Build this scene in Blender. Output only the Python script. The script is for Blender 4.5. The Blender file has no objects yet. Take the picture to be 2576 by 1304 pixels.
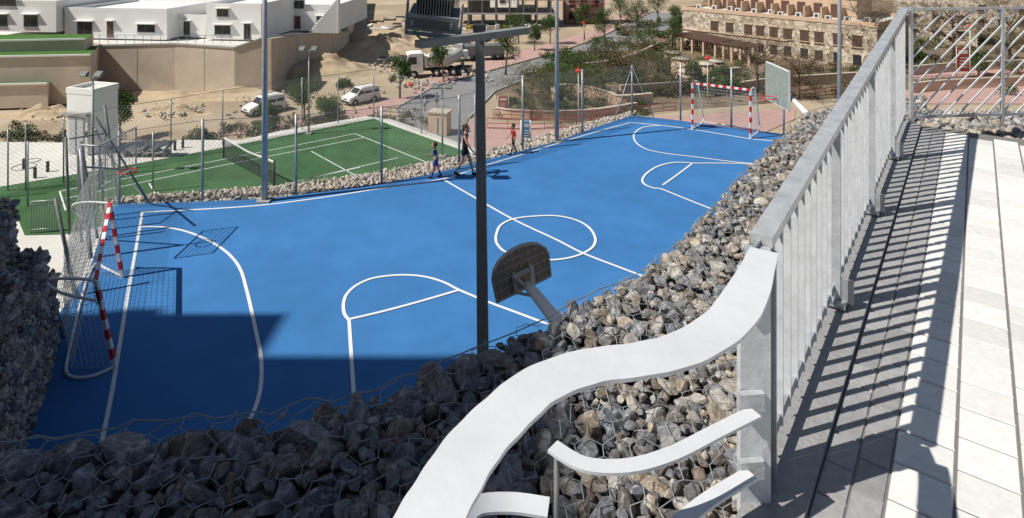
import bpy, math, random
import numpy as np
from mathutils import Vector, Matrix, noise
random.seed(7); np.random.seed(7)
K=1600.0; CX=1288.0; YH=-150.0; CH=8.0
GZ=-11.0      # town level
TZ=-3.0       # tennis level
WZ=6.1        # gabion top level
RZ=6.4        # terrace level
def U(x,y,z=0.0):
    Y=K*(CH-z)/(y-YH); return Vector(((x-CX)/K*Y,Y,z))
def P(x,y,Y):
    return Vector(((x-CX)/K*Y,Y,CH-(y-YH)/K*Y))
def ztop(y,Y): return CH-(y-YH)/K*Y
SC=bpy.context.scene.collection
# ---------------------------------------------------------------- materials
def nt(name):
    m=bpy.data.materials.new(name); m.use_nodes=True
    n=m.node_tree.nodes; l=m.node_tree.links
    return m,n,l,n['Principled BSDF']
def mat(name,col,rough=0.8,var=0.15,scale=3.0,bump=0.0,bscale=None,metal=0.0,col2=None,detail=6,spec=0.3,big=None):
    m,n,l,b=nt(name)
    b.inputs['Roughness'].default_value=rough; b.inputs['Metallic'].default_value=metal
    b.inputs['Specular IOR Level'].default_value=spec
    tc=n.new('ShaderNodeTexCoord'); no=n.new('ShaderNodeTexNoise')
    no.inputs['Scale'].default_value=scale; no.inputs['Detail'].default_value=detail; no.inputs['Roughness'].default_value=0.65
    l.new(tc.outputs['Object'],no.inputs['Vector'])
    r=n.new('ShaderNodeValToRGB'); e=r.color_ramp.elements
    e[0].position=0.3; e[1].position=0.7
    c2=col2 if col2 else tuple(min(1,c*(1+var)) for c in col); c1=col if col2 else tuple(c*(1-var) for c in col)
    e[0].color=(*c1,1); e[1].color=(*c2,1)
    l.new(no.outputs['Fac'],r.inputs['Fac'])
    out=r.outputs['Color']
    if big:
        nb=n.new('ShaderNodeTexNoise'); nb.inputs['Scale'].default_value=big[0]; nb.inputs['Detail'].default_value=4
        l.new(tc.outputs['Object'],nb.inputs['Vector'])
        rb=n.new('ShaderNodeValToRGB'); eb=rb.color_ramp.elements; eb[0].position=.35; eb[1].position=.65
        eb[0].color=(big[1],)*3+(1,); eb[1].color=(1,1,1,1)
        l.new(nb.outputs['Fac'],rb.inputs['Fac'])
        mx=n.new('ShaderNodeMixRGB'); mx.blend_type='MULTIPLY'; mx.inputs['Fac'].default_value=1
        l.new(out,mx.inputs['Color1']); l.new(rb.outputs['Color'],mx.inputs['Color2']); out=mx.outputs['Color']
    l.new(out,b.inputs['Base Color'])
    if bump>0:
        n2=n.new('ShaderNodeTexNoise'); n2.inputs['Scale'].default_value=bscale or scale*6; n2.inputs['Detail'].default_value=5
        l.new(tc.outputs['Object'],n2.inputs['Vector'])
        bp=n.new('ShaderNodeBump'); bp.inputs['Strength'].default_value=bump; bp.inputs['Distance'].default_value=0.03
        l.new(n2.outputs['Fac'],bp.inputs['Height']); l.new(bp.outputs['Normal'],b.inputs['Normal'])
    return m
def tintmat(name,cols,rough=0.85,bump=0.6,nscale=25,attr='tint',nfac=0.5,spec=.3,vein=False):
    m,n,l,b=nt(name); b.inputs['Roughness'].default_value=rough; b.inputs['Specular IOR Level'].default_value=spec
    at=n.new('ShaderNodeAttribute'); at.attribute_name=attr
    r=n.new('ShaderNodeValToRGB'); cr=r.color_ramp
    while len(cr.elements)<len(cols): cr.elements.new(0.5)
    for i,c in enumerate(cols):
        cr.elements[i].position=i/(len(cols)-1); cr.elements[i].color=(*c,1)
    l.new(at.outputs['Fac'],r.inputs['Fac'])
    tc=n.new('ShaderNodeTexCoord'); no=n.new('ShaderNodeTexNoise'); no.inputs['Scale'].default_value=nscale; no.inputs['Detail'].default_value=8; no.inputs['Roughness'].default_value=.7
    l.new(tc.outputs['Object'],no.inputs['Vector'])
    r2=n.new('ShaderNodeValToRGB'); r2.color_ramp.elements[0].position=.35; r2.color_ramp.elements[1].position=.68
    a=1-nfac; r2.color_ramp.elements[0].color=(a,a,a,1); r2.color_ramp.elements[1].color=(1+nfac*.8,)*3+(1,)
    l.new(no.outputs['Fac'],r2.inputs['Fac'])
    mx=n.new('ShaderNodeMixRGB'); mx.blend_type='MULTIPLY'; mx.inputs['Fac'].default_value=1
    l.new(r.outputs['Color'],mx.inputs['Color1']); l.new(r2.outputs['Color'],mx.inputs['Color2'])
    out=mx.outputs['Color']
    if vein:
        n3=n.new('ShaderNodeTexNoise'); n3.inputs['Scale'].default_value=nscale*.45; n3.inputs['Detail'].default_value=6; n3.inputs['Distortion'].default_value=1.5
        l.new(tc.outputs['Object'],n3.inputs['Vector'])
        r3=n.new('ShaderNodeValToRGB'); r3.color_ramp.elements[0].position=.55; r3.color_ramp.elements[1].position=.66
        r3.color_ramp.elements[0].color=(0,0,0,1); r3.color_ramp.elements[1].color=(.75,.75,.75,1)
        l.new(n3.outputs['Fac'],r3.inputs['Fac'])
        m2=n.new('ShaderNodeMixRGB'); l.new(r3.outputs['Color'],m2.inputs['Fac']); l.new(out,m2.inputs['Color1']); m2.inputs['Color2'].default_value=(*vein,1); out=m2.outputs['Color']
    l.new(out,b.inputs['Base Color'])
    bp=n.new('ShaderNodeBump'); bp.inputs['Strength'].default_value=bump; bp.inputs['Distance'].default_value=.02
    l.new(no.outputs['Fac'],bp.inputs['Height']); l.new(bp.outputs['Normal'],b.inputs['Normal'])
    return m
M={}
M['blue']=mat('court_blue',(.054,.200,.465),.8,.06,1.2,.15,60,big=(.3,.88),spec=.15)
M['blued']=mat('court_blue_margin',(.045,.15,.35),.8,.08,1.5,.15,60,spec=.15)
M['white']=mat('white_paint',(.78,.78,.76),.6,.05,8)
M['linew']=mat('line_paint',(.76,.77,.76),.6,.1,12)
M['green']=mat('court_green',(.060,.150,.055),.95,.2,.8,.2,80,big=(.25,.75))
M['sand']=mat('sand_ground',(.40,.30,.20),.95,.2,.12,.5,1.5,col2=(.56,.46,.33),detail=12,big=(.04,.75))
M['bank']=mat('excavated_bank',(.38,.28,.18),.95,.25,.35,.9,2.5,col2=(.57,.46,.31),detail=12)
M['earth']=mat('garden_earth',(.13,.095,.06),.95,.25,.5,.5,4,col2=(.28,.21,.14),detail=12)
M['road']=mat('asphalt',(.25,.245,.245),.9,.12,.4,.2,20,detail=10)
M['pink']=mat('pink_paving',(.48,.31,.27),.85,.12,.7,.2,10,detail=10)
M['pale']=mat('pale_paving',(.64,.62,.57),.8,.08,.8)
M['conc']=mat('concrete_wall',(.60,.51,.41),.9,.14,.35,.4,5,detail=12,big=(.12,.8))
M['concg']=mat('concrete_grey',(.36,.355,.34),.9,.12,1.2,.3,20)
M['wh']=mat('white_render',(.82,.81,.78),.8,.05,.3)
M['peach']=mat('peach_render',(.58,.42,.30),.85,.1,.8)
M['brown']=mat('brown_shutter',(.12,.065,.05),.6,.15,4)
M['bark']=mat('bark',(.14,.11,.08),.9,.3,8)
M['glass']=mat('dark_glass',(.03,.035,.04),.15,.1,3,spec=.6)
M['galv']=mat('galvanised_steel',(.40,.42,.44),.42,.22,9,.1,40,metal=.35)
M['galvb']=mat('galvanised_bar',(.60,.62,.64),.5,.15,10,.1,40,metal=.05)
M['galvl']=mat('galvanised_rail',(.50,.52,.54),.45,.18,14,.1,60,metal=.25)
M['galvd']=mat('weathered_steel',(.19,.20,.195),.55,.2,6,.15,30,metal=.2)
M['polegrey']=mat('painted_steel',(.30,.32,.31),.5,.15,5,.1,30,metal=.1)
M['smear']=mat('painted_handrail',(.64,.655,.68),.55,.08,4,.05,30)
M['dark']=mat('dark_metal',(.05,.055,.06),.7,.2,6,spec=.15)
M['green_cable']=mat('green_cable',(.05,.35,.12),.5,.1,5)
M['red']=mat('red_paint',(.60,.035,.035),.5,.08,8)
M['black']=mat('black_cloth',(.012,.012,.014),.9,.2,20)
M['rubber']=mat('tyre',(.02,.02,.02),.9,.2,20)
M['skin']=mat('skin',(.50,.29,.20),.6,.08,15)
M['hair']=mat('hair',(.07,.035,.02),.8,.3,40)
M['bshirt']=mat('blue_shirt',(.03,.05,.30),.8,.1,15)
M['rshirt']=mat('red_shirt',(.60,.03,.03),.8,.1,15)
M['net']=mat('net_cord',(.55,.56,.56),.8,.05,5)
M['netd']=mat('dark_net',(.03,.04,.035),.9,.05,5)
M['wire']=mat('chain_wire',(.26,.28,.28),.6,.1,5,metal=.3)
M['gwire']=mat('gabion_wire',(.27,.29,.30),.6,.15,8,metal=.1)
M['pavw']=tintmat('white_pavers',[(.66,.65,.62),(.80,.785,.76),(.73,.715,.69)],.8,.15,30,nfac=.08)
M['pavg']=tintmat('grey_pavers',[(.28,.28,.28),(.38,.38,.375),(.32,.32,.325)],.85,.25,30,nfac=.15)
M['kerb']=mat('kerb_stone',(.30,.30,.30),.85,.15,20,.3,60)
M['joint']=mat('paver_joint',(.20,.19,.18),.95,.1,20)
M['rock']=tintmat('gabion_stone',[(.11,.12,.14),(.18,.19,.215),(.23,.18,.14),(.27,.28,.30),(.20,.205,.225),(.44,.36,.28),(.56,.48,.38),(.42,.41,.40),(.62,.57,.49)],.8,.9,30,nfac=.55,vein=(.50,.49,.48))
M['rockf']=tintmat('gabion_stone_pale',[(.38,.33,.27),(.54,.46,.37),(.46,.44,.41),(.64,.56,.46)],.9,.4,10,nfac=.25)
M['core']=mat('gabion_core',(.07,.065,.06),.95,.3,10,.5,30)
M['gface']=mat('gabion_face',(.10,.09,.08),.95,.5,9,1.0,14,col2=(.32,.28,.24),detail=10)
M['gcore']=mat('gabion_core_pale',(.18,.16,.13),.95,.3,10,.5,30)
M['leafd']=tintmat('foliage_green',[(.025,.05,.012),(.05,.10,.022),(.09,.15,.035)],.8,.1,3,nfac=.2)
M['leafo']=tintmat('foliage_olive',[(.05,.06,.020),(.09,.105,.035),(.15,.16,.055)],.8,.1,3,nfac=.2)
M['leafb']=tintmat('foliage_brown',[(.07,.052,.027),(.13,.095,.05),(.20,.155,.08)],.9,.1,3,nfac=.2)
M['lawn']=mat('lawn',(.06,.16,.025),.95,.25,2,.3,20)
M['board']=mat('backboard_back',(.52,.44,.34),.7,.12,8,.1,20)
M['boardl']=mat('backboard_rib',(.66,.64,.59),.6,.1,8)
M['boardg']=mat('backboard_green_grey',(.28,.31,.28),.6,.15,8)
M['signblue']=mat('sign_blue',(.05,.25,.6),.5,.1,8)
M['signred']=mat('sign_red',(.33,.06,.04),.6,.1,8)
M['yellow']=mat('worn_yellow',(.5,.33,.05),.7,.2,3)
def masonry():
    m,n,l,b=nt('stone_masonry'); b.inputs['Roughness'].default_value=.9
    tc=n.new('ShaderNodeTexCoord'); v=n.new('ShaderNodeTexVoronoi'); v.inputs['Scale'].default_value=2.0
    l.new(tc.outputs['Object'],v.inputs['Vector'])
    r=n.new('ShaderNodeValToRGB'); r.color_ramp.elements[0].color=(.27,.21,.145,1); r.color_ramp.elements[1].color=(.68,.59,.47,1)
    sp=n.new('ShaderNodeSeparateColor'); l.new(v.outputs['Color'],sp.inputs['Color']); l.new(sp.outputs[0],r.inputs['Fac'])
    l.new(r.outputs['Color'],b.inputs['Base Color'])
    bp=n.new('ShaderNodeBump'); bp.inputs['Distance'].default_value=.05; l.new(v.outputs['Distance'],bp.inputs['Height']); l.new(bp.outputs['Normal'],b.inputs['Normal'])
    return m
M['stone']=masonry()
# ---------------------------------------------------------------- mesh builder
class MB:
    def __init__(s): s.v=[];s.f=[];s.m=[];s.t=[];s.s=[];s.mats=[]
    def mi(s,k):
        if k not in s.mats: s.mats.append(k)
        return s.mats.index(k)
    def add(s,V,F,k,tint=.5,smooth=False):
        o=len(s.v); s.v.extend([tuple(p) for p in V]); i=s.mi(k)
        for f in F: s.f.append(tuple(a+o for a in f))
        n=len(F); s.m.extend([i]*n); s.s.extend([smooth]*n)
        s.t.extend(tint if isinstance(tint,(list,tuple)) else [tint]*n)
    def box(s,c,d,k,rot=0,M3=None,tint=.5):
        hx,hy,hz=d[0]/2,d[1]/2,d[2]/2
        R=M3 if M3 else Matrix.Rotation(rot,3,'Z')
        V=[Vector(c)+R@Vector((x*hx,y*hy,z*hz)) for x,y,z in [(-1,-1,-1),(1,-1,-1),(1,1,-1),(-1,1,-1),(-1,-1,1),(1,-1,1),(1,1,1),(-1,1,1)]]
        s.add(V,[(0,3,2,1),(4,5,6,7),(0,1,5,4),(1,2,6,5),(2,3,7,6),(3,0,4,7)],k,tint)
    def prism(s,poly,z0,z1,k,ktop=None):
        n=len(poly); z1s=z1 if isinstance(z1,(list,tuple)) else [z1]*n
        a=sum(poly[i][0]*poly[(i+1)%n][1]-poly[(i+1)%n][0]*poly[i][1] for i in range(n))
        if a<0:
            poly=poly[::-1]; z1s=z1s[::-1]
        V=[(p[0],p[1],z0) for p in poly]+[(p[0],p[1],z) for p,z in zip(poly,z1s)]
        s.add(V,[(i,(i+1)%n,n+(i+1)%n,n+i) for i in range(n)]+[tuple(range(n-1,-1,-1))],k)
        s.add(V[n:],[tuple(range(n))],ktop or k)
    def sheet(s,poly,z,k):
        n=len(poly)
        a=sum(poly[i][0]*poly[(i+1)%n][1]-poly[(i+1)%n][0]*poly[i][1] for i in range(n))
        if a<0: poly=poly[::-1]
        s.add([(p[0],p[1],z) for p in poly],[tuple(range(n))],k)
    def tube(s,pts,r,k,n=8,cap=True,smooth=True,square=False):
        pts=[Vector(p) for p in pts]; m=len(pts)
        rs=r if isinstance(r,(list,tuple)) else [r]*m
        V=[];F=[]; up0=None
        for i,p in enumerate(pts):
            d=(pts[min(i+1,m-1)]-pts[max(i-1,0)]).normalized()
            if up0 is None:
                up0=Vector((0,0,1)) if abs(d.z)<.9 else Vector((0,1,0))
            a=d.cross(up0)
            if a.length<1e-4: a=d.cross(Vector((1,0,0)))
            a.normalize(); b=a.cross(d).normalized(); up0=b
            for j in range(n):
                t=2*math.pi*(j+(.5 if n==4 else 0))/n
                V.append(p+(a*math.cos(t)+b*math.sin(t))*rs[i])
        for i in range(m-1):
            for j in range(n):
                F.append((i*n+j,(i+1)*n+j,(i+1)*n+(j+1)%n,i*n+(j+1)%n))
        if cap: F+= [tuple(range(n)),tuple(range((m-1)*n+n-1,(m-1)*n-1,-1))]
        s.add(V,F,k,smooth=smooth and n>4)
    def ell(s,c,r,k,R=None,u=12,w=8,smooth=True,tint=.5):
        V=[];F=[]; R=R or Matrix.Identity(3)
        for i in range(w+1):
            ph=math.pi*i/w
            for j in range(u):
                th=2*math.pi*j/u
                V.append(Vector(c)+R@Vector((r[0]*math.sin(ph)*math.cos(th),r[1]*math.sin(ph)*math.sin(th),r[2]*math.cos(ph))))
        for i in range(w):
            for j in range(u): F.append((i*u+j,(i+1)*u+j,(i+1)*u+(j+1)%u,i*u+(j+1)%u))
        s.add(V,F,k,tint,smooth)
    def ribbon(s,pts,w,z,k,th=0):
        pts=[Vector((p[0],p[1],0)) for p in pts]; n=len(pts); L=[];R=[]
        ws=w if isinstance(w,(list,tuple)) else [w]*n
        for i in range(n):
            d=(pts[min(i+1,n-1)]-pts[max(i-1,0)]).normalized(); q=Vector((-d.y,d.x,0))*ws[i]/2
            L.append(pts[i]+q); R.append(pts[i]-q)
        if th==0:
            V=[(p.x,p.y,z) for p in R]+[(p.x,p.y,z) for p in L]
            s.add(V,[(i,i+1,n+i+1,n+i) for i in range(n-1)],k)
        else:
            V=[(p.x,p.y,z) for p in R]+[(p.x,p.y,z) for p in L]+[(p.x,p.y,z-th) for p in R]+[(p.x,p.y,z-th) for p in L]
            F=[]
            for i in range(n-1):
                F+=[(i,i+1,n+i+1,n+i),(2*n+i,3*n+i,3*n+i+1,2*n+i+1),(i,2*n+i,2*n+i+1,i+1),(n+i,n+i+1,3*n+i+1,3*n+i)]
            F+=[(0,n,3*n,2*n),(n-1,3*n-1,4*n-1,2*n-1)]
            s.add(V,F,k)
    def net(s,a,b,c,d,nu,nv,r,k):
        a,b,c,d=map(Vector,(a,b,c,d))
        f=lambda u,v:(a*(1-u)+b*u)*(1-v)+(d*(1-u)+c*u)*v
        for i in range(nu+1):
            s.tube([f(i/nu,j/4) for j in range(5)],r,k,3,False)
        for j in range(nv+1):
            s.tube([f(i/4,j/nv) for i in range(5)],r,k,3,False)
    def chain(s,a,b,h,sp,r,k,z0=0.05):
        a=Vector(a); b=Vector(b); L=(b-a).length; d=(b-a)/L
        up=Vector((0,0,1))
        pt=lambda x,z:a+d*x+up*(z0+z)
        c=-h
        while c<L:
            x0=max(c,0); x1=min(c+h,L)
            if x1>x0:
                s.tube([pt(x0,x0-c),pt(x1,x1-c)],r,k,3,False)
                s.tube([pt(x0,h-(x0-c)),pt(x1,h-(x1-c))],r,k,3,False)
            c+=sp
    def done(s,name,recenter=True):
        me=bpy.data.meshes.new(name)
        V=np.array(s.v,dtype=float); 
        off=np.zeros(3)
        if recenter:
            mn=V.min(0); mx=V.max(0); off=np.array([(mn[0]+mx[0])/2,(mn[1]+mx[1])/2,mn[2]]); V=V-off
        me.from_pydata(V.tolist(),[],s.f)
        for k in s.mats: me.materials.append(M[k])
        me.polygons.foreach_set('material_index',s.m)
        me.polygons.foreach_set('use_smooth',s.s)
        at=me.attributes.new('tint','FLOAT','FACE'); at.data.foreach_set('value',s.t)
        me.update()
        ob=bpy.data.objects.new(name,me); ob.location=off; SC.objects.link(ob); return ob
def px(lst,z=0): return [U(x,y,z) for x,y in lst]
def smooth(pts,sub=6):
    pts=[Vector(p) for p in pts]; out=[]
    n=len(pts)
    for i in range(n-1):
        p0=pts[max(i-1,0)];p1=pts[i];p2=pts[i+1];p3=pts[min(i+2,n-1)]
        for j in range(sub):
            t=j/sub
            out.append(.5*((2*p1)+(p2-p0)*t+(2*p0-5*p1+4*p2-p3)*t*t+(3*p1-p0-3*p2+p3)*t**3))
    out.append(pts[-1]); return out
# ---------------------------------------------------------------- ground
b=MB(); S=2500
b.add([(-S,-S,GZ-.03),(S,-S,GZ-.03),(S,S,GZ-.03),(-S,S,GZ-.03)],[(0,1,2,3)],'sand'); b.done('ground',False)
b=MB()
b.sheet(px([(1260,300),(1245,232),(1320,206),(1440,170),(1570,132),(1650,92),(1735,40),(1800,-30),(2700,-30),(2700,225),(2200,240),(1700,278),(1400,300)],GZ),GZ,'earth'); b.done('garden_ground',False)
b=MB()
b.sheet(px([(480,348),(700,332),(900,300),(1000,268),(1090,218),(1230,178),(1400,132),(1500,97),(1640,30),(1600,20),(1480,80),(1380,110),(1200,158),(1080,190),(1030,235),(930,265),(860,280),(700,312),(480,335)],GZ),GZ+.03,'pink')
b.sheet(px([(1160,350),(1180,305),(1240,308),(1420,318),(1600,300),(1740,290),(2000,276),(2000,300),(1900,345),(1700,340),(1500,360),(1200,420)],GZ),GZ+.03,'pink')
b.sheet(px([(2190,250),(2290,225),(2620,215),(2620,262),(2290,262)],GZ),GZ+.03,'pink')
b.sheet(px([(2290,170),(2620,150),(2620,180),(2290,200)],GZ),GZ+.03,'pink')
b.done('pavement')
b=MB()
b.sheet(px([(1005,330),(1000,275),(1092,222),(1232,182),(1402,136),(1502,101),(1645,32),(1735,35),(1650,88),(1570,128),(1440,165),(1320,200),(1245,228),(1180,295),(1160,345),(1150,380),(1050,380)],GZ),GZ+.06,'road')
b.done('road')
b=MB()
b.ribbon(px([(1000,272),(1092,219),(1232,179),(1402,133),(1502,98),(1645,29)],GZ),.25,GZ+.16,'concg',.12)
b.ribbon(px([(1180,298),(1245,231),(1320,203),(1440,168),(1570,131),(1650,91),(1735,38)],GZ),.25,GZ+.16,'concg',.12)
b.done('road_kerb')
# blue court platform
blue_far=[(262,560),(290,513),(500,507),(665,500),(745,490),(960,462),(1100,434),(1210,405),(1400,356),(1500,320),(1590,290)]
bp=px(blue_far)+px([(1700,302),(1850,322),(2010,342),(2060,345)])+[Vector((9,14,0)),Vector((4.5,7,0)),Vector((-4,2.0,0)),Vector((-8.6,10.0,0)),Vector((-9.4,12.6,0)),Vector(U(225,680))]
b=MB(); b.prism(bp,GZ,-.004,'gface','blued'); 
b.done('court_platform')
far_line=[(358,534),(510,527),(665,516),(820,496),(960,474),(1112,451),(1210,420),(1300,393),(1400,362),(1500,332),(1585,309)]
right_line=[(1585,309),(1660,316),(1740,326),(1820,339),(1888,350),(1965,357)]
left_line=[(358,534),(345,610),(325,720),(304,850),(283,980),(262,1085),(240,1180)]
b=MB()
blue_in=[(272,560),(298,525),(500,519),(665,510),(745,500),(960,471),(1100,444),(1210,414),(1400,363),(1500,327),(1588,299),(1700,309),(1850,329),(2000,347)]
cp=px(blue_in)+[Vector((8.2,14,0)),Vector((4.2,7,0)),Vector((-3.6,2.6,0)),Vector((-8.2,10.0,0)),Vector((-9.1,12.6,0)),Vector(U(240,680))]
b.sheet(cp,.002,'blue'); b.done('blue_sports_court')
b=MB(); LW=.072; z=.006
def line(pts,sm=True,w=LW):
    q=px(pts); b.ribbon(smooth(q) if sm else q,w,z,'linew')
line(far_line); z=.010; line(left_line); line(right_line); z=.014
line([(352,572),(400,572),(450,579),(500,595),(545,618),(580,645),(605,680),(620,730),(632,780),(645,840),(655,890),(658,930),(655,980),(645,1020),(632,1050),(615,1090)])
line([(894,1060),(890,990),(884,900),(878,806)])
line([(877,806),(866,790),(864,765),(872,742),(895,720),(935,702),(990,694),(1040,694),(1080,700),(1120,713),(1155,731),(1230,762),(1300,788),(1380,818)])
z=.018; line([(879,805),(960,786),(1050,762),(1153,732)])
line([(1112,451),(1200,502),(1290,553),(1400,605),(1465,638),(1560,675),(1640,705)])
z=.022; line([(1247,597),(1258,570),(1290,553),(1340,546),(1400,545),(1450,556),(1482,575),(1497,600),(1492,622),(1465,640),(1425,652),(1375,656),(1315,650),(1270,635),(1250,615),(1247,597)])
line([(1742,412),(1700,410),(1660,418),(1630,435),(1616,453),(1622,466),(1645,475),(1665,478),(1720,500),(1790,528)])
z=.018; line([(1742,412),(1705,440),(1667,467)],w=.065); line([(1742,412),(1830,412),(1925,416)],w=.065)
line([(1660,317),(1620,321),(1600,332),(1594,345),(1602,362),(1630,378),(1680,388),(1740,395),(1800,403),(1850,409),(1905,414)],w=.065)
b.done('court_markings',False)
# tennis platform
b=MB()
pale=px([(-500,372),(0,357),(280,360),(430,352),(610,352),(700,330),(920,292),(985,300),(1230,385),(1260,430)],TZ)+[Vector((0,14,0)),Vector((-9,14,0)),Vector((-9.3,9.5,0)),Vector((-34,9.5,0))]
b.prism(pale,GZ,TZ-.01,'conc','pale'); b.done('promenade')
b=MB()
gp=px([(-400,545),(0,470),(300,420),(560,372),(760,333),(940,299),(1060,342),(1190,388),(1220,440)],TZ)+[Vector((-1,19,0)),Vector((-9,19,0))]+px([(300,560),(160,590),(62,592),(40,540),(-60,610),(-400,690)],TZ)
b.sheet(gp,TZ+.004,'green'); b.done('tennis_court')
b=MB()
def gl(p,w=.06): b.ribbon(px(p,TZ),w,TZ+.012,'linew')
gl([(150,482),(520,410),(893,337)]); gl([(165,500),(540,421),(915,347)]); gl([(893,337),(1090,416)])
gl([(782,381),(890,440)]); gl([(720,462),(905,422)]); gl([(375,462),(390,488)]); gl([(150,482),(165,530)]); gl([(690,470),(1000,398)])
b.done('tennis_markings',False)
b=MB()
na,nb=U(563,398,TZ),U(690,466,TZ)
for q in (na,nb): b.tube([q,q+Vector((0,0,1.1))],.05,'dark')
b.net(na+Vector((0,0,.05)),nb+Vector((0,0,.05)),nb+Vector((0,0,1.0)),na+Vector((0,0,1.0)),60,12,.009,'netd')
b.tube([na+Vector((0,0,1.03)),(na+nb)/2+Vector((0,0,.93)),nb+Vector((0,0,1.03))],.045,'white',4)
b.done('tennis_net')
# ---------------------------------------------------------------- rocks
def ico(sub):
    import bmesh
    bm=bmesh.new(); bmesh.ops.create_icosphere(bm,subdivisions=sub,radius=1)
    V=np.array([v.co[:] for v in bm.verts]); F=[tuple(v.index for v in f.verts) for f in bm.faces]; bm.free(); return V,F
def rockvars(sub,n):
    V0,F=ico(sub); out=[]
    for i in range(n):
        V=V0.copy()
        for c in range(11):
            nn=np.random.normal(size=3); nn/=np.linalg.norm(nn); d=np.random.uniform(.40,.78)
            h=V@nn; ex=np.maximum(h-d,0); V-=ex[:,None]*nn
        V+=np.random.normal(size=V.shape)*(.014 if sub>2 else .02)
        V/=max(.6,np.abs(V).max())
        V*=np.array([1.2,1.0,.8])
        out.append(V)
    return out,F
R2,F2=rockvars(3,14); R1,F1=rockvars(2,14); R0,F0=rockvars(1,14)
def rrot():
    q=np.random.normal(size=4); q/=np.linalg.norm(q); w,x,y,z=q
    return np.array([[1-2*(y*y+z*z),2*(x*y-z*w),2*(x*z+y*w)],[2*(x*y+z*w),1-2*(x*x+z*z),2*(y*z-x*w)],[2*(x*z-y*w),2*(y*z+x*w),1-2*(x*x+y*y)]])
def inpoly(x,y,poly):
    c=False; n=len(poly); j=n-1
    for i in range(n):
        xi,yi=poly[i][0],poly[i][1]; xj,yj=poly[j][0],poly[j][1]
        if (yi>y)!=(yj>y) and x<(xj-xi)*(y-yi)/(yj-yi)+xi: c=not c
        j=i
    return c
def scatter(poly,radii,tries,overlap=.82,seedfn=None,pre=None):
    xs=[p[0] for p in poly]; ys=[p[1] for p in poly]
    x0,x1,y0,y1=min(xs),max(xs),min(ys),max(ys)
    P_=list(pre or []); cell=max([radii[0],.02]+[p[2] for p in P_])*2; G={}
    for (x,y,r) in P_: G.setdefault((int(x//cell),int(y//cell)),[]).append((x,y,r))
    for r0,tr in zip(radii,tries):
        for _ in range(tr):
            x=random.uniform(x0,x1); y=random.uniform(y0,y1)
            if not inpoly(x,y,poly): continue
            r=r0*random.uniform(.85,1.15)
            if seedfn and not seedfn(x,y,r): continue
            ci,cj=int(x//cell),int(y//cell); ok=True
            for a in (-1,0,1):
                for c in (-1,0,1):
                    for (u,v,w) in G.get((ci+a,cj+c),()):
                        if (u-x)**2+(v-y)**2<((r+w)*overlap)**2: ok=False;break
                    if not ok:break
                if not ok:break
            if ok:
                P_.append((x,y,r)); G.setdefault((ci,cj),[]).append((x,y,r))
    return P_
crest_px=[(-700,1150),(-300,1125),(0,1112),(200,1092),(400,1062),(600,1042),(770,1020),(900,985),(1030,950),(1200,872),(1380,792),(1500,732),(1620,672),(1740,572),(1850,452),(1950,352),(2020,285),(2110,262)]
crest=px(crest_px,WZ)
def railx(Y): return .74+.73*(Y-1.83)
wallpoly=[(p.x,p.y) for p in crest]+[(railx(7.9)-.1,7.8),(railx(5.5)-.03,5.5),(railx(1.83)-.03,1.83),(railx(1.25),1.25),(-.3,1.05),(-4,1.05)]
def shrink_crest(poly,d): return [(x,y-d) for x,y in poly[:len(crest)]]+poly[len(crest):]
rp=shrink_crest(wallpoly,.04)
def sfn(x,y,r):
    if r>.062: return x<.2 
    if r>.048: return x<1.2
    return True
pre=[]
cl=smooth([Vector((p.x,p.y-.095,0)) for p in crest[:11]],20); acc=0; need=0
for i in range(1,len(cl)):
    acc+=(cl[i]-cl[i-1]).length
    if acc>=need:
        r=random.uniform(.085,.13) if cl[i].x<-.25 else random.uniform(.055,.08)
        pre.append((cl[i].x,cl[i].y+random.uniform(-.02,.02),r)); acc=0; need=r*1.75
pts=scatter(rp,[.078,.058,.044,.032,.024,.018],[220,2500,9000,22000,40000,46000],.76,sfn,pre)
b=MB(); H=[]
for (x,y,r) in pts:
    sub=(R2,F2) if r>.045 else ((R1,F1) if r>.022 else (R0,F0))
    V=sub[0][random.randrange(14)]@rrot().T
    zz=WZ-r*.62+random.uniform(-.018,.014)
    V=V*r*1.25*np.array([1,1,.85])+np.array([x,y,zz]); H.append((x,y,zz,r))
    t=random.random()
    t=t*.55 if x<.25+random.uniform(-.35,.35) else .15+.85*t  # shade painted into the tint: left stones darker and greyer, sunlit right ones lighter
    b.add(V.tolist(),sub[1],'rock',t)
for (x,y,r) in scatter(rp,[.05],[9000],.72,None):
    V=R0[random.randrange(10)]@rrot().T
    V=V*r*1.4+np.array([x,y,WZ-.075]); b.add(V.tolist(),F0,'rock',random.random()*(.55 if x<.3 else .95))  # filler stones take the same painted shade on the left
core=[(x,y-.09) for x,y in wallpoly[:len(crest)]]+wallpoly[len(crest):]
b.prism(core,GZ,WZ-.09,'gface','core')
cs=smooth([Vector((p.x,p.y-.05,0)) for p in crest],16)
for i in range(0,len(cs)-1):
    for lv in range(4):
        r=random.uniform(.03,.06); c=cs[i].lerp(cs[i+1],random.random())
        V=R1[random.randrange(10)]@rrot().T*r+np.array([c.x,c.y-.02,WZ-.08-lv*.08]); b.add(V.tolist(),F1,'rock',random.random()*(.55 if c.x<.3 else 1))  # crest face stones: darker left tints paint in the shade too
HA=np.array(H)
def hh(x,y):
    d2=(HA[:,0]-x)**2+(HA[:,1]-y)**2; rr=(HA[:,3]*1.15)**2; k=d2<rr
    if not k.any(): return WZ-.0
    return max(WZ,(HA[k,2]+np.sqrt(rr[k]-d2[k])*.85).max())
s_=.06; w3=math.sqrt(3)*s_
wirepoly=shrink_crest(wallpoly,.0)
cache={}
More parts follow.
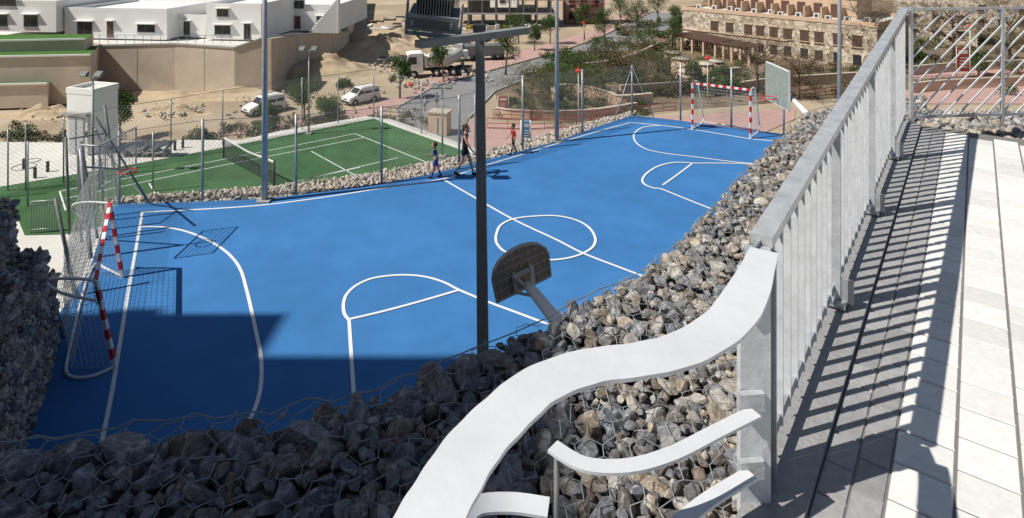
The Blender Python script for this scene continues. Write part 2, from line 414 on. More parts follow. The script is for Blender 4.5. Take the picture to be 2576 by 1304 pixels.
def node(x,y):
    k=(round(x,4),round(y,4))
    if k not in cache: cache[k]=Vector((x+random.uniform(-.009,.009),y+random.uniform(-.009,.009),hh(x,y)+.004))
    return cache[k]
ny=int(7/(1.5*s_)); nx=int(7.5/w3)
for j in range(ny):
    yy=1.1+j*1.5*s_
    for i in range(nx):
        xx=-3.4+i*w3+(w3/2 if j%2 else 0)
        if not inpoly(xx,yy,wirepoly): continue
        n0=node(xx,yy+s_/2); n1=node(xx,yy-s_/2); n2=node(xx-w3/2,yy+s_); n3=node(xx+w3/2,yy+s_)
        for a,c in ((n0,n1),(n0,n2),(n0,n3)):
            if inpoly(c.x,c.y,wirepoly): b.tube([a,c],.0019,'gwire',3,False)
b.tube([Vector((p.x,p.y-.03,hh(p.x,p.y-.05)+.005)) for p in smooth(crest,4)],.003,'gwire',4,False)
b.done('gabion_wall')
# left gabion block wall
b=MB()
def gabion_block(poly,z0,z1,rad=.09):
    b.prism(poly,z0,z1-.04,'gface','core')
    for (x,y,r) in scatter(poly,[rad,rad*.6],[1500,2500],.8):
        V=R0[random.randrange(10)]@rrot().T*r*1.2+np.array([x,y,z1-.05+random.uniform(-.02,.02)]); b.add(V.tolist(),F0,'rock',random.random()*.9)
    n=len(poly)
    for i in range(n):
        a=Vector((poly[i][0],poly[i][1],0)); c=Vector((poly[(i+1)%n][0],poly[(i+1)%n][1],0)); L=(c-a).length
        face=[(u,v,r) for (u,v,r) in scatter([(0,0),(L,0),(L,z1-z0),(0,z1-z0)],[rad,rad*.6],[int(L*(z1-z0)*260),int(L*(z1-z0)*500)],.8)]
        d=(c-a)/L
        for (u,v,r) in face:
            q=a+d*u; V=(R1 if r>.07 else R0)[random.randrange(10)]@rrot().T*r*1.15+np.array([q.x,q.y,z0+v]); b.add(V.tolist(),F1 if r>.07 else F0,'rock',random.random())
gabion_block([(-9.05,12.6),(-9.9,12.75),(-9.9,11.5),(-8.42,11.5)],0,1.4,.08)
gabion_block([(-8.42,11.5),(-9.7,11.5),(-9.0,9.6),(-7.5,9.6)],0,2.4,.08)
gabion_block([(-8.9,11.4),(-11.4,11.4),(-10.6,9.0),(-7.95,9.0)],0,3.35,.08)
gabion_block([(-7.4,9.6),(-9.5,9.4),(-5.5,3),(-4.0,3)],0,3.0,.08)
b.done('gabion_wall')
# pale gabion strip behind court
b=MB()
out=[(255,520),(262,498),(350,490),(470,482),(665,468),(745,460),(960,430),(1090,404),(1210,380),(1400,330),(1500,302),(1600,278)]
inn=[(1590,290),(1500,320),(1400,356),(1210,405),(1100,434),(960,462),(745,490),(665,500),(500,507),(290,513),(262,560)]
sp=[(p.x,p.y) for p in px(out)]+[(p.x,p.y) for p in px(inn)]
b.prism(sp,GZ,-.08,'gcore','gcore')
for (x,y,r) in scatter(sp,[.085,.06,.045],[7000,24000,30000],.78):
    V=R0[random.randrange(10)]@rrot().T*r*1.25+np.array([x,y,-.03+random.uniform(-.015,.015)]); b.add(V.tolist(),F0,'rockf',random.random())
b.done('gabion_wall')
# ---------------------------------------------------------------- terrace
b=MB()
rd=Vector((.73,1,0)).normalized(); rn=Vector((1,-.73,0)).normalized()
R0p=Vector((railx(1.83),1.83,0))
def T(a,c,z=RZ): 
    v=R0p+rd*a+rn*c; return Vector((v.x,v.y,z))
Lr=4.58
tp=[T(-1.2,-.06),T(Lr+.05,-.06),T(Lr+.05,8),T(-4,8),Vector((-6,-6,0)),Vector((-6,1.02,0)),Vector((.0,1.02,0))]
b.prism(tp,GZ,RZ-.005,'concg','joint'); b.done('terrace')
b=MB()
b.box(T(Lr/2-.3,.025,RZ-.005),(.15,Lr+.6,.05),'kerb',rot=-math.atan2(.73,1))
ang=-math.atan2(.73,1)
def paver(a,c,la,lc,k):
    b2=.0035; V=[]
    for (da,dc,z) in [(0,0,RZ-.006),(1,0,RZ-.006),(1,1,RZ-.006),(0,1,RZ-.006)]:
        V.append(T(a+da*la,c+dc*lc,z))
    dz=random.uniform(-.001,.001)
    for (da,dc) in [(b2,b2),(la-b2,b2),(la-b2,lc-b2),(b2,lc-b2)]: V.append(T(a+da,c+dc,RZ+dz))
    b.add(V,[(4,7,6,5),(0,1,5,4),(1,2,6,5),(2,3,7,6),(3,0,4,7)],k,random.random())
g=.003
for row,(c0,wd) in enumerate([(.103,.085),(.188,.085)]):
    a=-2+row*.07
    while a<Lr:
        l=.14; 
        if a+l<Lr: paver(a,c0,l-g,wd-g,'pavg')
        a+=l
b.done('terrace_kerb')
b=MB()
c=.275; i=0
while c<6:
    wd=.16
    a=-3.0+(i%2)*.08
    while a+.16<Lr+.01: 
        paver(a,c,.16-.007,wd-.007,'pavw'); a+=.16
    c+=wd; i+=1
b.done('terrace_paving')
# railing
b=MB()
def rtop(a): return RZ+.73+(.27)*max(0,a)/Lr   # follows the slight ramp
M3=Matrix.Rotation(ang,3,'Z')
CO=-.022
pA=T(0,CO,rtop(0)); pB=T(Lr,CO,rtop(Lr))
def rect_tube(p0,p1,w,h,k):
    d=(p1-p0); L=d.length; d.normalize(); side=d.cross(Vector((0,0,1))).normalized(); up=side.cross(d)
    R=Matrix((side,d,up)).transposed(); b.box((p0+p1)/2,(w,L,h),k,M3=R)
rect_tube(pA,pB,.062,.030,'galvl')
rect_tube(T(0,CO,RZ+.09),T(Lr,CO,RZ+.09),.012,.035,'galv')
rect_tube(pA-Vector((0,0,.045)),pB-Vector((0,0,.045)),.012,.035,'galv')
n=44
for i in range(1,n):
    a=Lr*i/n; z0,z1=RZ+.07,rtop(a)-.03
    if i%11==0:
        b.box(T(a,CO,(RZ+z1)/2),(.06,.02,z1-RZ),'galvl',M3=M3); b.box(T(a,CO,RZ+.01+.03),(.11,.11,.015),'galv',M3=M3)
        b.box(T(a,CO+.05,RZ+.09),(.06,.012,.10),'galv',M3=M3)
        for dc in (-.04,.04): b.tube([T(a+.035,CO+dc,RZ+.04),T(a+.035,CO+dc,RZ+.065)],.008,'dark',6)
    else: b.box(T(a,CO,(z0+z1)/2),(.024,.007,z1-z0),'galvb',M3=M3)
b.box(T(-.01,-.03,RZ+.33),(.012,.10,.80),'galv',M3=M3)
b.box(T(.04,-.02,RZ+.36),(.06,.012,.66),'galv',M3=M3)
b.box(P(1896,985,1.80),(.085,.03,.70),'galvb')
for yy in (745,1010,1180): b.box(P(1890,yy,1.775),(.07,.02,.05),'galvl',rot=.1)
b.box(P(1908,652,1.79),(.07,.10,.030),'galvl',rot=-.3)
zr=rtop(0)
hr=smooth([U(1922,640,zr),U(1885,735,zr),U(1830,820,zr),U(1730,885,zr),U(1620,915,zr),U(1480,935,zr),U(1360,980,zr),U(1275,1050,zr),U(1190,1140,zr),U(1120,1250,zr),U(1060,1360,zr),U(1000,1500,zr)],8)
b.ribbon(hr,[.07+.032*min(1,i/10)+.0015*math.sin(i*1.1) for i in range(len(hr))],zr+.012,'smear',.008)
l2=smooth([U(1900,1035,6.70),U(1800,1085,6.70),U(1690,1140,6.70),U(1580,1170,6.70),U(1470,1165,6.70),U(1390,1120,6.70)],6)
b.ribbon(l2,.042,6.70,'smear',.008)
l3=smooth([U(1890,1190,6.53),U(1790,1250,6.53),U(1700,1320,6.53),U(1600,1400,6.53)],6)
b.ribbon(l3,.042,6.53,'smear',.008)
l4=smooth([U(1380,1275,6.5),U(1280,1262,6.5),U(1190,1275,6.5),U(1140,1350,6.5),U(1100,1450,6.5)],6)
b.ribbon(l4,.06,6.5,'smear',.008)
b.tube([U(1400,1122,6.68),U(1400,1122,6.68)-Vector((0,0,.6))],.007,'galvd')
b.tube([U(1365,1275,6.48),U(1365,1275,6.48)-Vector((0,0,.4))],.007,'galvd')
b.done('handrail')
b=MB()
eA=U(2292,312,RZ); eB=eA+Vector((2.4,0.25,0))
def E(u,z): return eA+(eB-eA)*u+Vector((0,0,z))
for z_ in (.06,1.0): b.tube([E(0,z_),E(1,z_)],.016,'galvl',4)
for u in (0,.36,.8): b.tube([E(u,0),E(u,1.02)],.018,'galvl',4)
u=-.40
while u<1.0:
    s0=max(0,-u/.42) ; s1=min(1,(1-u)/.42)
    if s1>s0: b.tube([E(u+.42*s0,.06+.94*s0),E(u+.42*s1,.06+.94*s1)],.008,'galvb',4)
    u+=.058
b.done('railing')
b=MB()
q=[(railx(5.55)-.05,5.55),(6.2,5.55),(7.2,6.5),(railx(6.5),6.6)]
b.prism(q,GZ,RZ-.22,'gface','core')
for (x,y,r) in scatter(q,[.045,.034,.025],[1500,7000,12000],.78):
    V=(R1 if r>.03 else R0)[random.randrange(10)]@rrot().T*r*1.2+np.array([x,y,RZ-.18]); b.add(V.tolist(),F1 if r>.03 else F0,'rock',.2+.8*random.random())
b.done('gabion_wall')
# ---------------------------------------------------------------- court fence & poles
b=MB()
posts=[(300,513,330),(510,505,300),(745,489,288),(960,461,268),(1155,425,240),(1315,378,190),(1465,333,175),(1590,289,165)]
pb=[]
for x,y,t in posts:
    p=U(x,y); h=min(2.9,ztop(t,p.y)); pb.append((p,h)); b.tube([p,p+Vector((0,0,h))],.042,'galv')
for (p,h),(q_,h2) in zip(pb,pb[1:]):
    hm=min(h,h2)-.05
    b.chain(p,q_,hm,.13,.003,'wire')
    b.tube([p+Vector((0,0,h-.04)),q_+Vector((0,0,h2-.04))],.010,'wire',4)
b.tube([U(1590,289)+Vector((0,0,2.2)),U(1545,303)],.02,'galv'); b.tube([U(1590,289)+Vector((0,0,2.2)),U(1645,296)],.02,'galv')
ep=[(1590,289),(1712,303),(1840,321),(1972,338)]
for (a,c) in zip(ep,ep[1:]):
    A,B=U(*a),U(*c); b.chain(A,B,2.5,.15,.003,'wire'); b.tube([B,B+Vector((0,0,2.55))],.04,'galv')
b.done('court_fence')
b=MB()
lf=[U(300,513),U(245,600),U(190,745),U(160,850)]
tops=[3.0,2.6,2.2,1.7]
for p,h in zip(lf,tops): b.tube([p,p+Vector((-.45,0,h))],.04,'galvd')
b.tube([U(375,512),U(262,420)+Vector((0,0,.6)),U(240,600)+Vector((0,0,2.9))],.03,'galv')
for p,q_,h in zip(lf,lf[1:],[2.4,2.1,1.7]): b.chain(p,q_,h,.13,.0035,'wire')
for x,y,t in [(175,590,345),(240,560,320),(205,610,380),(262,545,400)]:
    p=U(x,y); b.tube([p,p+Vector((-.1,0,ztop(t,p.y)))],.035,'galvd')
b.tube([U(240,560)+Vector((0,0,3)),U(375,514)+Vector((0,0,.05))],.03,'galvd')
b.tube([U(175,590)+Vector((0,0,2.6)),U(262,545)+Vector((0,0,2.4))],.02,'galvd')
b.chain(U(175,590),U(262,545),2.8,.15,.0035,'wire')
b.done('ball_stop_fence')
def pole(name,p,h,r0,r1,k='galv',lamps=True,plate=True):
    global b
    b=MB(); b.tube([p,p+Vector((0,0,h*.5)),p+Vector((0,0,h))],[r0,(r0+r1)/2,r1],k,10)
    if plate: b.box(p+Vector((0,0,.03)),(r0*4,r0*4,.06),'concg')
    if lamps:
        t=p+Vector((0,0,h)); b.box(t,(1.6,.08,.08),k)
        for dx in (-.6,.6): b.box(t+Vector((dx,-.15,.05)),(.5,.35,.15),'dark',M3=Matrix.Rotation(-.5,3,'X')); b.box(t+Vector((dx,-.17,.0)),(.44,.3,.12),'boardl',M3=Matrix.Rotation(-.5,3,'X'))
    b.done(name)
pole('floodlight_pole',U(666,506),8.2,.10,.065)
pole('floodlight_pole',U(1401,357),9.0,.085,.055)
pole('floodlight_pole',P(2112,262,22).xy.to_3d(),9.5,.08,.055)
# foreground floodlight
b=MB()
Y7=7.2; pp=P(1207,80,Y7); base=Vector((P(1222,800,Y7).x,Y7,0))
b.tube([base,Vector((pp.x,Y7,7.02))],[.112,.068],'polegrey',4)
b.box(base+Vector((0,0,.03)),(.4,.4,.06),'concg')
aL,aR=U(1052,112,7.02),U(1325,76,7.02)
rect_tube(aL,aR,.12,.07,'polegrey')
b.box(pp+Vector((0,-.05,.03)),(.14,.14,.12),'dark')
fc=P(1094,30,6.6)
R=Matrix.Rotation(.10,3,'Y')@Matrix.Rotation(.25,3,'X')
b.box(fc+R@Vector((0,0,-.06)),(.50,.34,.14),'galvd',M3=R)
b.box(fc+R@Vector((0,0,.10)),(.36,.26,.18),'dark',M3=R)
for i in range(13): b.box(fc+R@Vector((-.168+.028*i,-.14,.10)),(.008,.05,.20),'galv',M3=R)
for i in range(13): b.box(fc+R@Vector((-.168+.028*i,0,.22)),(.008,.28,.05),'galv',M3=R)
b.box(fc+R@Vector((0,-.185,-.06)),(.54,.03,.17),'galv',M3=R)
b.box(fc+R@Vector((0,-.203,-.06)),(.46,.01,.10),'galvd',M3=R)
for sx in (-.20,.20): b.box(fc+R@Vector((sx,-.205,-.06)),(.03,.03,.06),'galvl',M3=R)
for sx in (-.285,.285): b.box(fc+R@Vector((sx,0,-.08)),(.015,.08,.36),'galv',M3=R)
b.box(fc+R@Vector((0,0,-.26)),(.58,.08,.015),'galv',M3=R)
b.tube(smooth([fc+Vector((-.2,-.1,-.18)),P(1060,98,6.5),P(1100,97,6.6),P(1150,92,6.9),P(1150,70,6.9),P(1130,60,6.9)],5),.012,'green_cable',6)
b.done('floodlight')
# ---------------------------------------------------------------- goals
def striped(p,q,r,n,first='red'):
    ks=['red','white'] if first=='red' else ['white','red']
    for i in range(n): b.tube([p.lerp(q,i/n),p.lerp(q,(i+1)/n)],r,ks[i%2],4)
b=MB()
B1,B2=U(290,926),U(308,699); T1=P(241,705,11.87); T2=P(276,512,15.06)
striped(B1,T1,.05,9,'white'); striped(B2,T2,.05,9,'white'); striped(T1,T2,.05,11)
wr=.028
back1=smooth([B1,U(240,948),U(200,955),U(172,948),U(166,925),U(180,860),U(215,720),U(240,668),U(265,678),B2],5)
for p in back1: p.z=.03
b.tube(back1,wr,'white',8)
h1=smooth([T1,T1+Vector((-.45,.02,.02)),T1+Vector((-.88,.02,.0)),T1+Vector((-.98,.1,-.12)),T1+Vector((-.75,.15,-.32)),T1+Vector((-.05,.06,-.42))],5); b.tube(h1,wr,'white',8)
h2=smooth([T2,T2+Vector((-.5,.02,.02)),T2+Vector((-.85,.02,-.03)),T2+Vector((-.9,.1,-.2)),T2+Vector((-.6,.1,-.5))],5); b.tube(h2,wr,'white',8)
K1=T1+Vector((-.75,.05,-.2)); K2=T2+Vector((-.75,.05,-.15)); G1=U(180,930); G2=U(235,690); G1.z=G2.z=.03
b.net(T1,T2,K2,K1,22,7,.004,'net'); b.net(K1,K2,G2,G1,22,12,.004,'net'); b.net(B1,G1,K1,T1,8,12,.004,'net'); b.net(B2,G2,K2,T2,8,12,.004,'net')
lg=b.done('football_goal')
b=MB()
B1,B2=U(1742,327),U(1888,350); T1=B1+Vector((0,0,1.97)); T2=B2+Vector((0,0,1.97))
striped(B1,T1,.055,9,'white'); striped(B2,T2,.055,9,'white'); striped(T1,T2,.055,15)
bd=Vector((.75,1.05,0)).normalized()
for B,Tt in ((B1,T1),(B2,T2)):
    b.tube(smooth([Tt,Tt+bd*.55,Tt+bd*.75+Vector((0,0,-.25)),B+bd*1.2+Vector((0,0,.6)),B+bd*1.3+Vector((0,0,.05)),B+Vector((0,0,.04))],5),.03,'white',8)
b.tube([B1+bd*1.3+Vector((0,0,.04)),B2+bd*1.3+Vector((0,0,.04))],.03,'white',8)
b.net(T1,T2,T2+bd*.75+Vector((0,0,-.2)),T1+bd*.75+Vector((0,0,-.2)),20,5,.004,'net')
b.net(T1+bd*.75+Vector((0,0,-.2)),T2+bd*.75+Vector((0,0,-.2)),B2+bd*1.3,B1+bd*1.3,20,12,.004,'net')
b.net(B1,B1+bd*1.3,T1+bd*.75+Vector((0,0,-.2)),T1,7,12,.004,'net'); b.net(B2,B2+bd*1.3,T2+bd*.75+Vector((0,0,-.2)),T2,7,12,.004,'net')
b.done('football_goal')
# ---------------------------------------------------------------- basketball hoops
b=MB()
bc=P(1311,680,7.5)
n_=Vector((-.42,.88,.18)).normalized(); x_=Vector((.9,.42,.24)); x_=(x_-n_*x_.dot(n_)).normalized(); u_=x_.cross(n_).normalized()
if u_.z<0: u_=-u_
def BP(x,u,o=0): return bc+x_*x+u_*u+n_*o
fan=[(-.36,-.26),(.36,-.26),(.37,.05),(.335,.16),(.26,.25),(.15,.305),(.05,.325),(-.05,.325),(-.15,.305),(-.26,.25),(-.335,.16),(-.37,.05)]
nf=len(fan)
b.add([BP(x,u,0) for x,u in fan]+[BP(x,u,.03) for x,u in fan],[tuple(range(nf-1,-1,-1)),tuple(range(nf,2*nf))]+[(i,(i+1)%nf,nf+(i+1)%nf,nf+i) for i in range(nf)],'board')
def bar(p,q,r,k): b.tube([p,q],r,k,4)
for i in range(nf): bar(BP(*fan[i],-.01),BP(*fan[(i+1)%nf],-.01),.016,'boardl')
for i in range(-3,4): x=i*.1; bar(BP(x,-.26,-.012),BP(x,.315-x*x*1.35,-.012),.008,'boardl')
for u in (-.13,0,.12,.22): w_=.35 if u<.1 else (.34 if u<.2 else .27); bar(BP(-w_,u,-.014),BP(w_,u,-.014),.008,'boardl')
MX=Matrix((x_,n_,u_)).transposed()
for s_x in (-1,1): b.box(BP(s_x*.11,-.10,-.04),(.03,.03,.30),'white',M3=MX)
b.box(BP(0,-.10,-.05),(.28,.02,.26),'white',M3=MX)
b.box(BP(0,-.10,-.065),(.16,.02,.16),'board',M3=MX)
for s_x in (-1,1): bar(BP(s_x*.12,.02,-.05),BP(0,-.10,-.28),.018,'white'); bar(BP(s_x*.12,-.22,-.05),BP(0,-.14,-.28),.018,'white')
b.tube([BP(0,-.12,-.1),P(1345,738,6.9),P(1395,800,6.3),P(1440,850,5.8)],[.05,.058,.065,.07],'white',10)
foot=P(1440,850,5.8); b.tube([foot,foot+Vector((.02,-.1,-.3)),Vector((foot.x+.02,foot.y-.1,0))],.065,'white',10)
ring=[BP(.16*math.cos(t),-.16,.2+.16*math.sin(t)) for t in [i*math.pi/8 for i in range(17)]]
b.tube(ring,.012,'red',6,False)
b.done('basketball_hoop')
b=MB()
c0=P(1955,215,18); 
x_=(P(1983,0,17.4)-P(1927,0,18.8)); x_.z=0; xl=x_.length; x_.normalize(); u_=Vector((0,0,1)); n_=Vector((-x_.y,x_.x,0)) 
if n_.x>0: n_=-n_
R_=Matrix((x_,n_,u_)).transposed()
b.box(c0,(xl,.04,1.05),'boardg',M3=R_)
for i in range(1,8): b.box(c0-n_*.025+x_*(xl*(i/8-.5)),(.012,.02,1.0),'galvd',M3=R_)
for i in range(1,8): b.box(c0-n_*.025+u_*(1.05*(i/8-.5)),(xl,.02,.012),'galvd',M3=R_)
for u in (-.53,.53): b.box(c0+u_*u-n_*.012,(xl+.03,.06,.03),'white',M3=R_)
for u in (-.5,.5): b.box(c0+x_*xl*u-n_*.012,(.03,.06,1.08),'white',M3=R_)
m0=c0-n_*.05+u_*(-.2)
b.box(m0,(.25,.1,.45),'galvd',M3=R_)
for du in (.25,-.15): b.tube([m0+u_*du,m0-n_*.5+u_*(-.1)],.03,'galvd',6)
e1=P(2035,292,16.2); b.tube([m0-n_*.2,e1],[.05,.08],'white',10); b.tube([e1,Vector((e1.x+.3,e1.y-.2,e1.z-.5)),Vector((e1.x+.3,e1.y-.2,0))],.08,'white',10)
ring=[c0+n_*(.25+.2*math.cos(t))+x_*.2*math.sin(t)+u_*(-.35) for t in [i*math.pi/8 for i in range(17)]]
b.tube(ring,.012,'red',6,False)
b.done('basketball_hoop')
b=MB()
p0=U(228,650); top=p0+Vector((-.25,0,2.75))
b.tube([p0,top],.05,'galv'); b.tube([U(205,600),top],.03,'galv'); 
bx=p0+Vector((.55,.25,2.5))
for dz in (-.35,.2): b.tube([top+Vector((0,0,dz-.1)),bx+Vector((0,0,dz))],.025,'galv')
for dy in (-.75,.75): b.tube([bx+Vector((0,dy,-.55)),bx+Vector((0,dy,.5))],.022,'galv',4)
for dz in (-.55,.5): b.tube([bx+Vector((0,-.75,dz)),bx+Vector((0,.75,dz))],.022,'galv',4)
b.net(bx+Vector((0,-.75,-.55)),bx+Vector((0,.75,-.55)),bx+Vector((0,.75,.5)),bx+Vector((0,-.75,.5)),10,7,.006,'wire')
b.tube([bx+Vector((.25+.2*math.cos(t),.2*math.sin(t),-.4)) for t in [i*math.pi/8 for i in range(17)]],.015,'red',6,False)
b.done('basketball_hoop')
# ---------------------------------------------------------------- people
def person(name,loc,height,face,J,top_k,bot_k,female=False,hair_long=False,sleeve='none',shoe='black',skinlegs=True,socks=None):
    s=height/1.7
    child=height<1.3
    names=['pelvis','spine','chest','neck','head0','hipL','kneeL','ankL','toeL','hipR','kneeR','ankR','toeR','shL','elL','wrL','haL','shR','elR','wrR','haR']
    rad={'pelvis':.125,'spine':.105,'chest':.125,'neck':.05,'head0':.05,'hip':.09,'knee':.055,'ank':.036,'toe':.033,'sh':.055,'el':.037,'wr':.025,'ha':.028}
    if child:
        for k in rad: rad[k]*=1.12
    idx={n:i for i,n in enumerate(names)}
    E_=[('pelvis','spine'),('spine','chest'),('chest','neck'),('neck','head0')]
    for sd in 'LR': E_+=[('pelvis','hip'+sd),('hip'+sd,'knee'+sd),('knee'+sd,'ank'+sd),('ank'+sd,'toe'+sd),('chest','sh'+sd),('sh'+sd,'el'+sd),('el'+sd,'wr'+sd),('wr'+sd,'ha'+sd)]
    me=bpy.data.meshes.new('tmp'); me.from_pydata([J[n] for n in names],[(idx[a],idx[c]) for a,c in E_],[])
    ob=bpy.data.objects.new('tmp',me); SC.objects.link(ob)
    ob.modifiers.new('s','SKIN')
    sv=me.skin_vertices[0].data
    for n in names:
        r=rad.get(n) or rad[n.rstrip('LR')]
        sv[idx[n]].radius=(r,r*(.78 if n in('pelvis','spine','chest') else 1)) 
    sv[0].use_root=True
    sub=ob.modifiers.new('u','SUBSURF'); sub.levels=2; sub.render_levels=2
    dg=bpy.context.evaluated_depsgraph_get(); em=bpy.data.meshes.new_from_object(ob.evaluated_get(dg))
    V=[v.co.copy() for v in em.vertices]; F=[tuple(p.vertices) for p in em.polygons]
    bpy.data.objects.remove(ob)
    A=[np.array(J[a]) for a,c in E_]; B=[np.array(J[c]) for a,c in E_]
    def lab(c):
        best=None;bd_=9
        for k,(a,q) in enumerate(zip(A,B)):
            d=q-a; t=max(0,min(1,np.dot(c-a,d)/np.dot(d,d))); e=np.linalg.norm(c-a-t*d)-(.03 if k<3 else 0)
            if e<bd_: bd_=e;best=(E_[k],t)
        return best
    by={}
    for f in F:
        c=np.mean([np.array(V[i]) for i in f],axis=0); (a,q),t=lab(c)
        k='skin'
        if a in('pelvis',) : k=bot_k if (q.startswith('hip') or c[2]<J['pelvis'][2]+.06) else top_k
        elif a in('spine','chest') and not (q=='neck' and t>.75): k=top_k
        elif a.startswith('hip'): k=bot_k if t<(.45 if female else .75) else 'skin'
        elif a.startswith('knee'): k=(socks if socks and t>.35 else 'skin')
        elif a.startswith('ank'): k=shoe
        elif a.startswith('sh') and sleeve=='short' and t<.6: k=top_k
        by.setdefault(k,[]).append(f)
    m=MB()
    for k,fs in by.items():
        used=sorted({i for f in fs for i in f}); mp={u:i for i,u in enumerate(used)}
        m.add([V[u] for u in used],[tuple(mp[i] for i in f) for f in fs],k,smooth=True)
    hs=1.28 if child else 1.0
    hc=Vector(J['head0'])+Vector((.015,0,.10*hs))
    m.ell(hc,(.095*hs,.078*hs,.118*hs),'skin',u=16,w=12)
    m.ell(hc+Vector((.035*hs,0,-.06*hs)),(.055*hs,.05*hs,.06*hs),'skin')
    m.ell(hc+Vector((.098*hs,0,-.015*hs)),(.02*hs,.013*hs,.024*hs),'skin',u=8,w=6)
    m.ell(hc+Vector((.084*hs,0,-.062*hs)),(.014*hs,.026*hs,.008*hs),'red',u=8,w=4)
    for sy in (-1,1):
        m.ell(hc+Vector((.083*hs,sy*.031*hs,.005)),(.011,.014,.009),'white',u=8,w=6); m.ell(hc+Vector((.091*hs,sy*.031*hs,.005)),(.006,.007,.007),'black',u=8,w=4)
        m.ell(hc+Vector((-.005,sy*.078*hs,-.01)),(.022*hs,.01*hs,.032*hs),'skin',u=8,w=6)
    m.ell(hc+Vector((-.022*hs,0,.03*hs)),(.098*hs,.088*hs,.108*hs),'hair',u=16,w=10)
    if hair_long: m.ell(hc+Vector((-.11,0,-.02)),(.04,.035,.09),'hair'); m.ell(hc+Vector((-.115,0,.06)),(.045,.045,.045),'hair')
    for sd,sy in (('L',1),('R',-1)):
        w=Vector(J['wr'+sd]); h=Vector(J['ha'+sd]); d=(h-w).normalized(); side=Vector((1,0,0)); side=(side-d*side.dot(d)).normalized(); inw=d.cross(side)
        for i in range(4):
            ln=(.065,.078,.072,.055)[i]; o=h+side*(.03-.02*i)+d*.01
            m.tube([o,o+d*ln*.5,o+d*ln*.85+inw*ln*.35*(-1 if sd=='L' else 1)],[.010,.009,.007],'skin',6)
        o=w+d*.035+side*.03; m.tube([o,o+d*.03+side*.025,o+d*.06+side*.03],[.011,.010,.008],'skin',6)
    for sd in 'LR':
        a=Vector(J['ank'+sd]); t=Vector(J['toe'+sd]); m.tube([a+Vector((-.04,0,-.03)),(a+t)/2+Vector((0,0,-.02)),t+Vector((.05,0,0))],[.035,.04,.03],shoe,8)
    if female:
        for sd,sy in (('L',1),('R',-1)): m.tube([Vector(J['sh'+sd])+Vector((.0,-sy*.07,.045)),Vector(J['chest'])+Vector((.09,sy*.06,.03))],.014,top_k,6)
    Rz=Matrix.Rotation(face,3,'Z'); zmin=min(p[2] for p in m.v)
    m.v=[tuple(Vector(loc)+Rz@(Vector((p[0],p[1],p[2]-zmin))*s)) for p in m.v]
    return m.done(name)
def pose(stride=.25,arm=.2,lean=.03,headx=.03,bend=0.0,elb=.0):
    J={}
    J['pelvis']=(0,0,.93);J['spine']=(lean*.4,0,1.10);J['chest']=(lean,0,1.28);J['neck']=(lean*1.2,0,1.43);J['head0']=(lean+headx*.6,0,1.49)
    for sd,sy,sg in (('L',1,1),('R',-1,-1)):
        st=stride*sg
        J['hip'+sd]=(0.0,sy*.085,.89)
        if sg>0:
            J['knee'+sd]=(st*.62,sy*.09,.49); J['ank'+sd]=(st*1.0,sy*.085,.08); J['toe'+sd]=(st*1.0+.15,sy*.095,.045)
        else:
            J['knee'+sd]=(st*.25,sy*.09,.48); J['ank'+sd]=(st*1.15,sy*.085,.14+bend); J['toe'+sd]=(st*1.15+.13,sy*.095,.05+bend)
        J['sh'+sd]=(lean,sy*.165,1.38)
        J['el'+sd]=(lean-arm*sg*.5,sy*.215,1.12); 
        J['wr'+sd]=(lean-arm*sg*.9+.08+elb,sy*.21,.90+elb*1.0); J['ha'+sd]=(lean-arm*sg*1.0+.11+elb*1.25,sy*.205,.83+elb*1.05)
    return J
person('woman',U(1169,442),1.74,math.radians(-8),pose(.27,.22,.03),'black','black',female=True,hair_long=True)
person('boy',U(1097,448),1.16,math.radians(178),pose(.20,.25,.05,elb=.15),'bshirt','bshirt',sleeve='short',socks='bshirt')
person('boy',U(1292,388),1.10,math.radians(200),pose(.19,.16,.02,elb=.05),'rshirt','black',sleeve='short',socks='black')
person('pedestrian',U(1069,280,GZ),1.6,math.radians(-100),pose(.15,.1,.02),'wh','galvd',sleeve='short')
person('pedestrian',U(1099,271,GZ),1.7,math.radians(80),pose(.12,.1,.02),'galvd','leafo',sleeve='short')
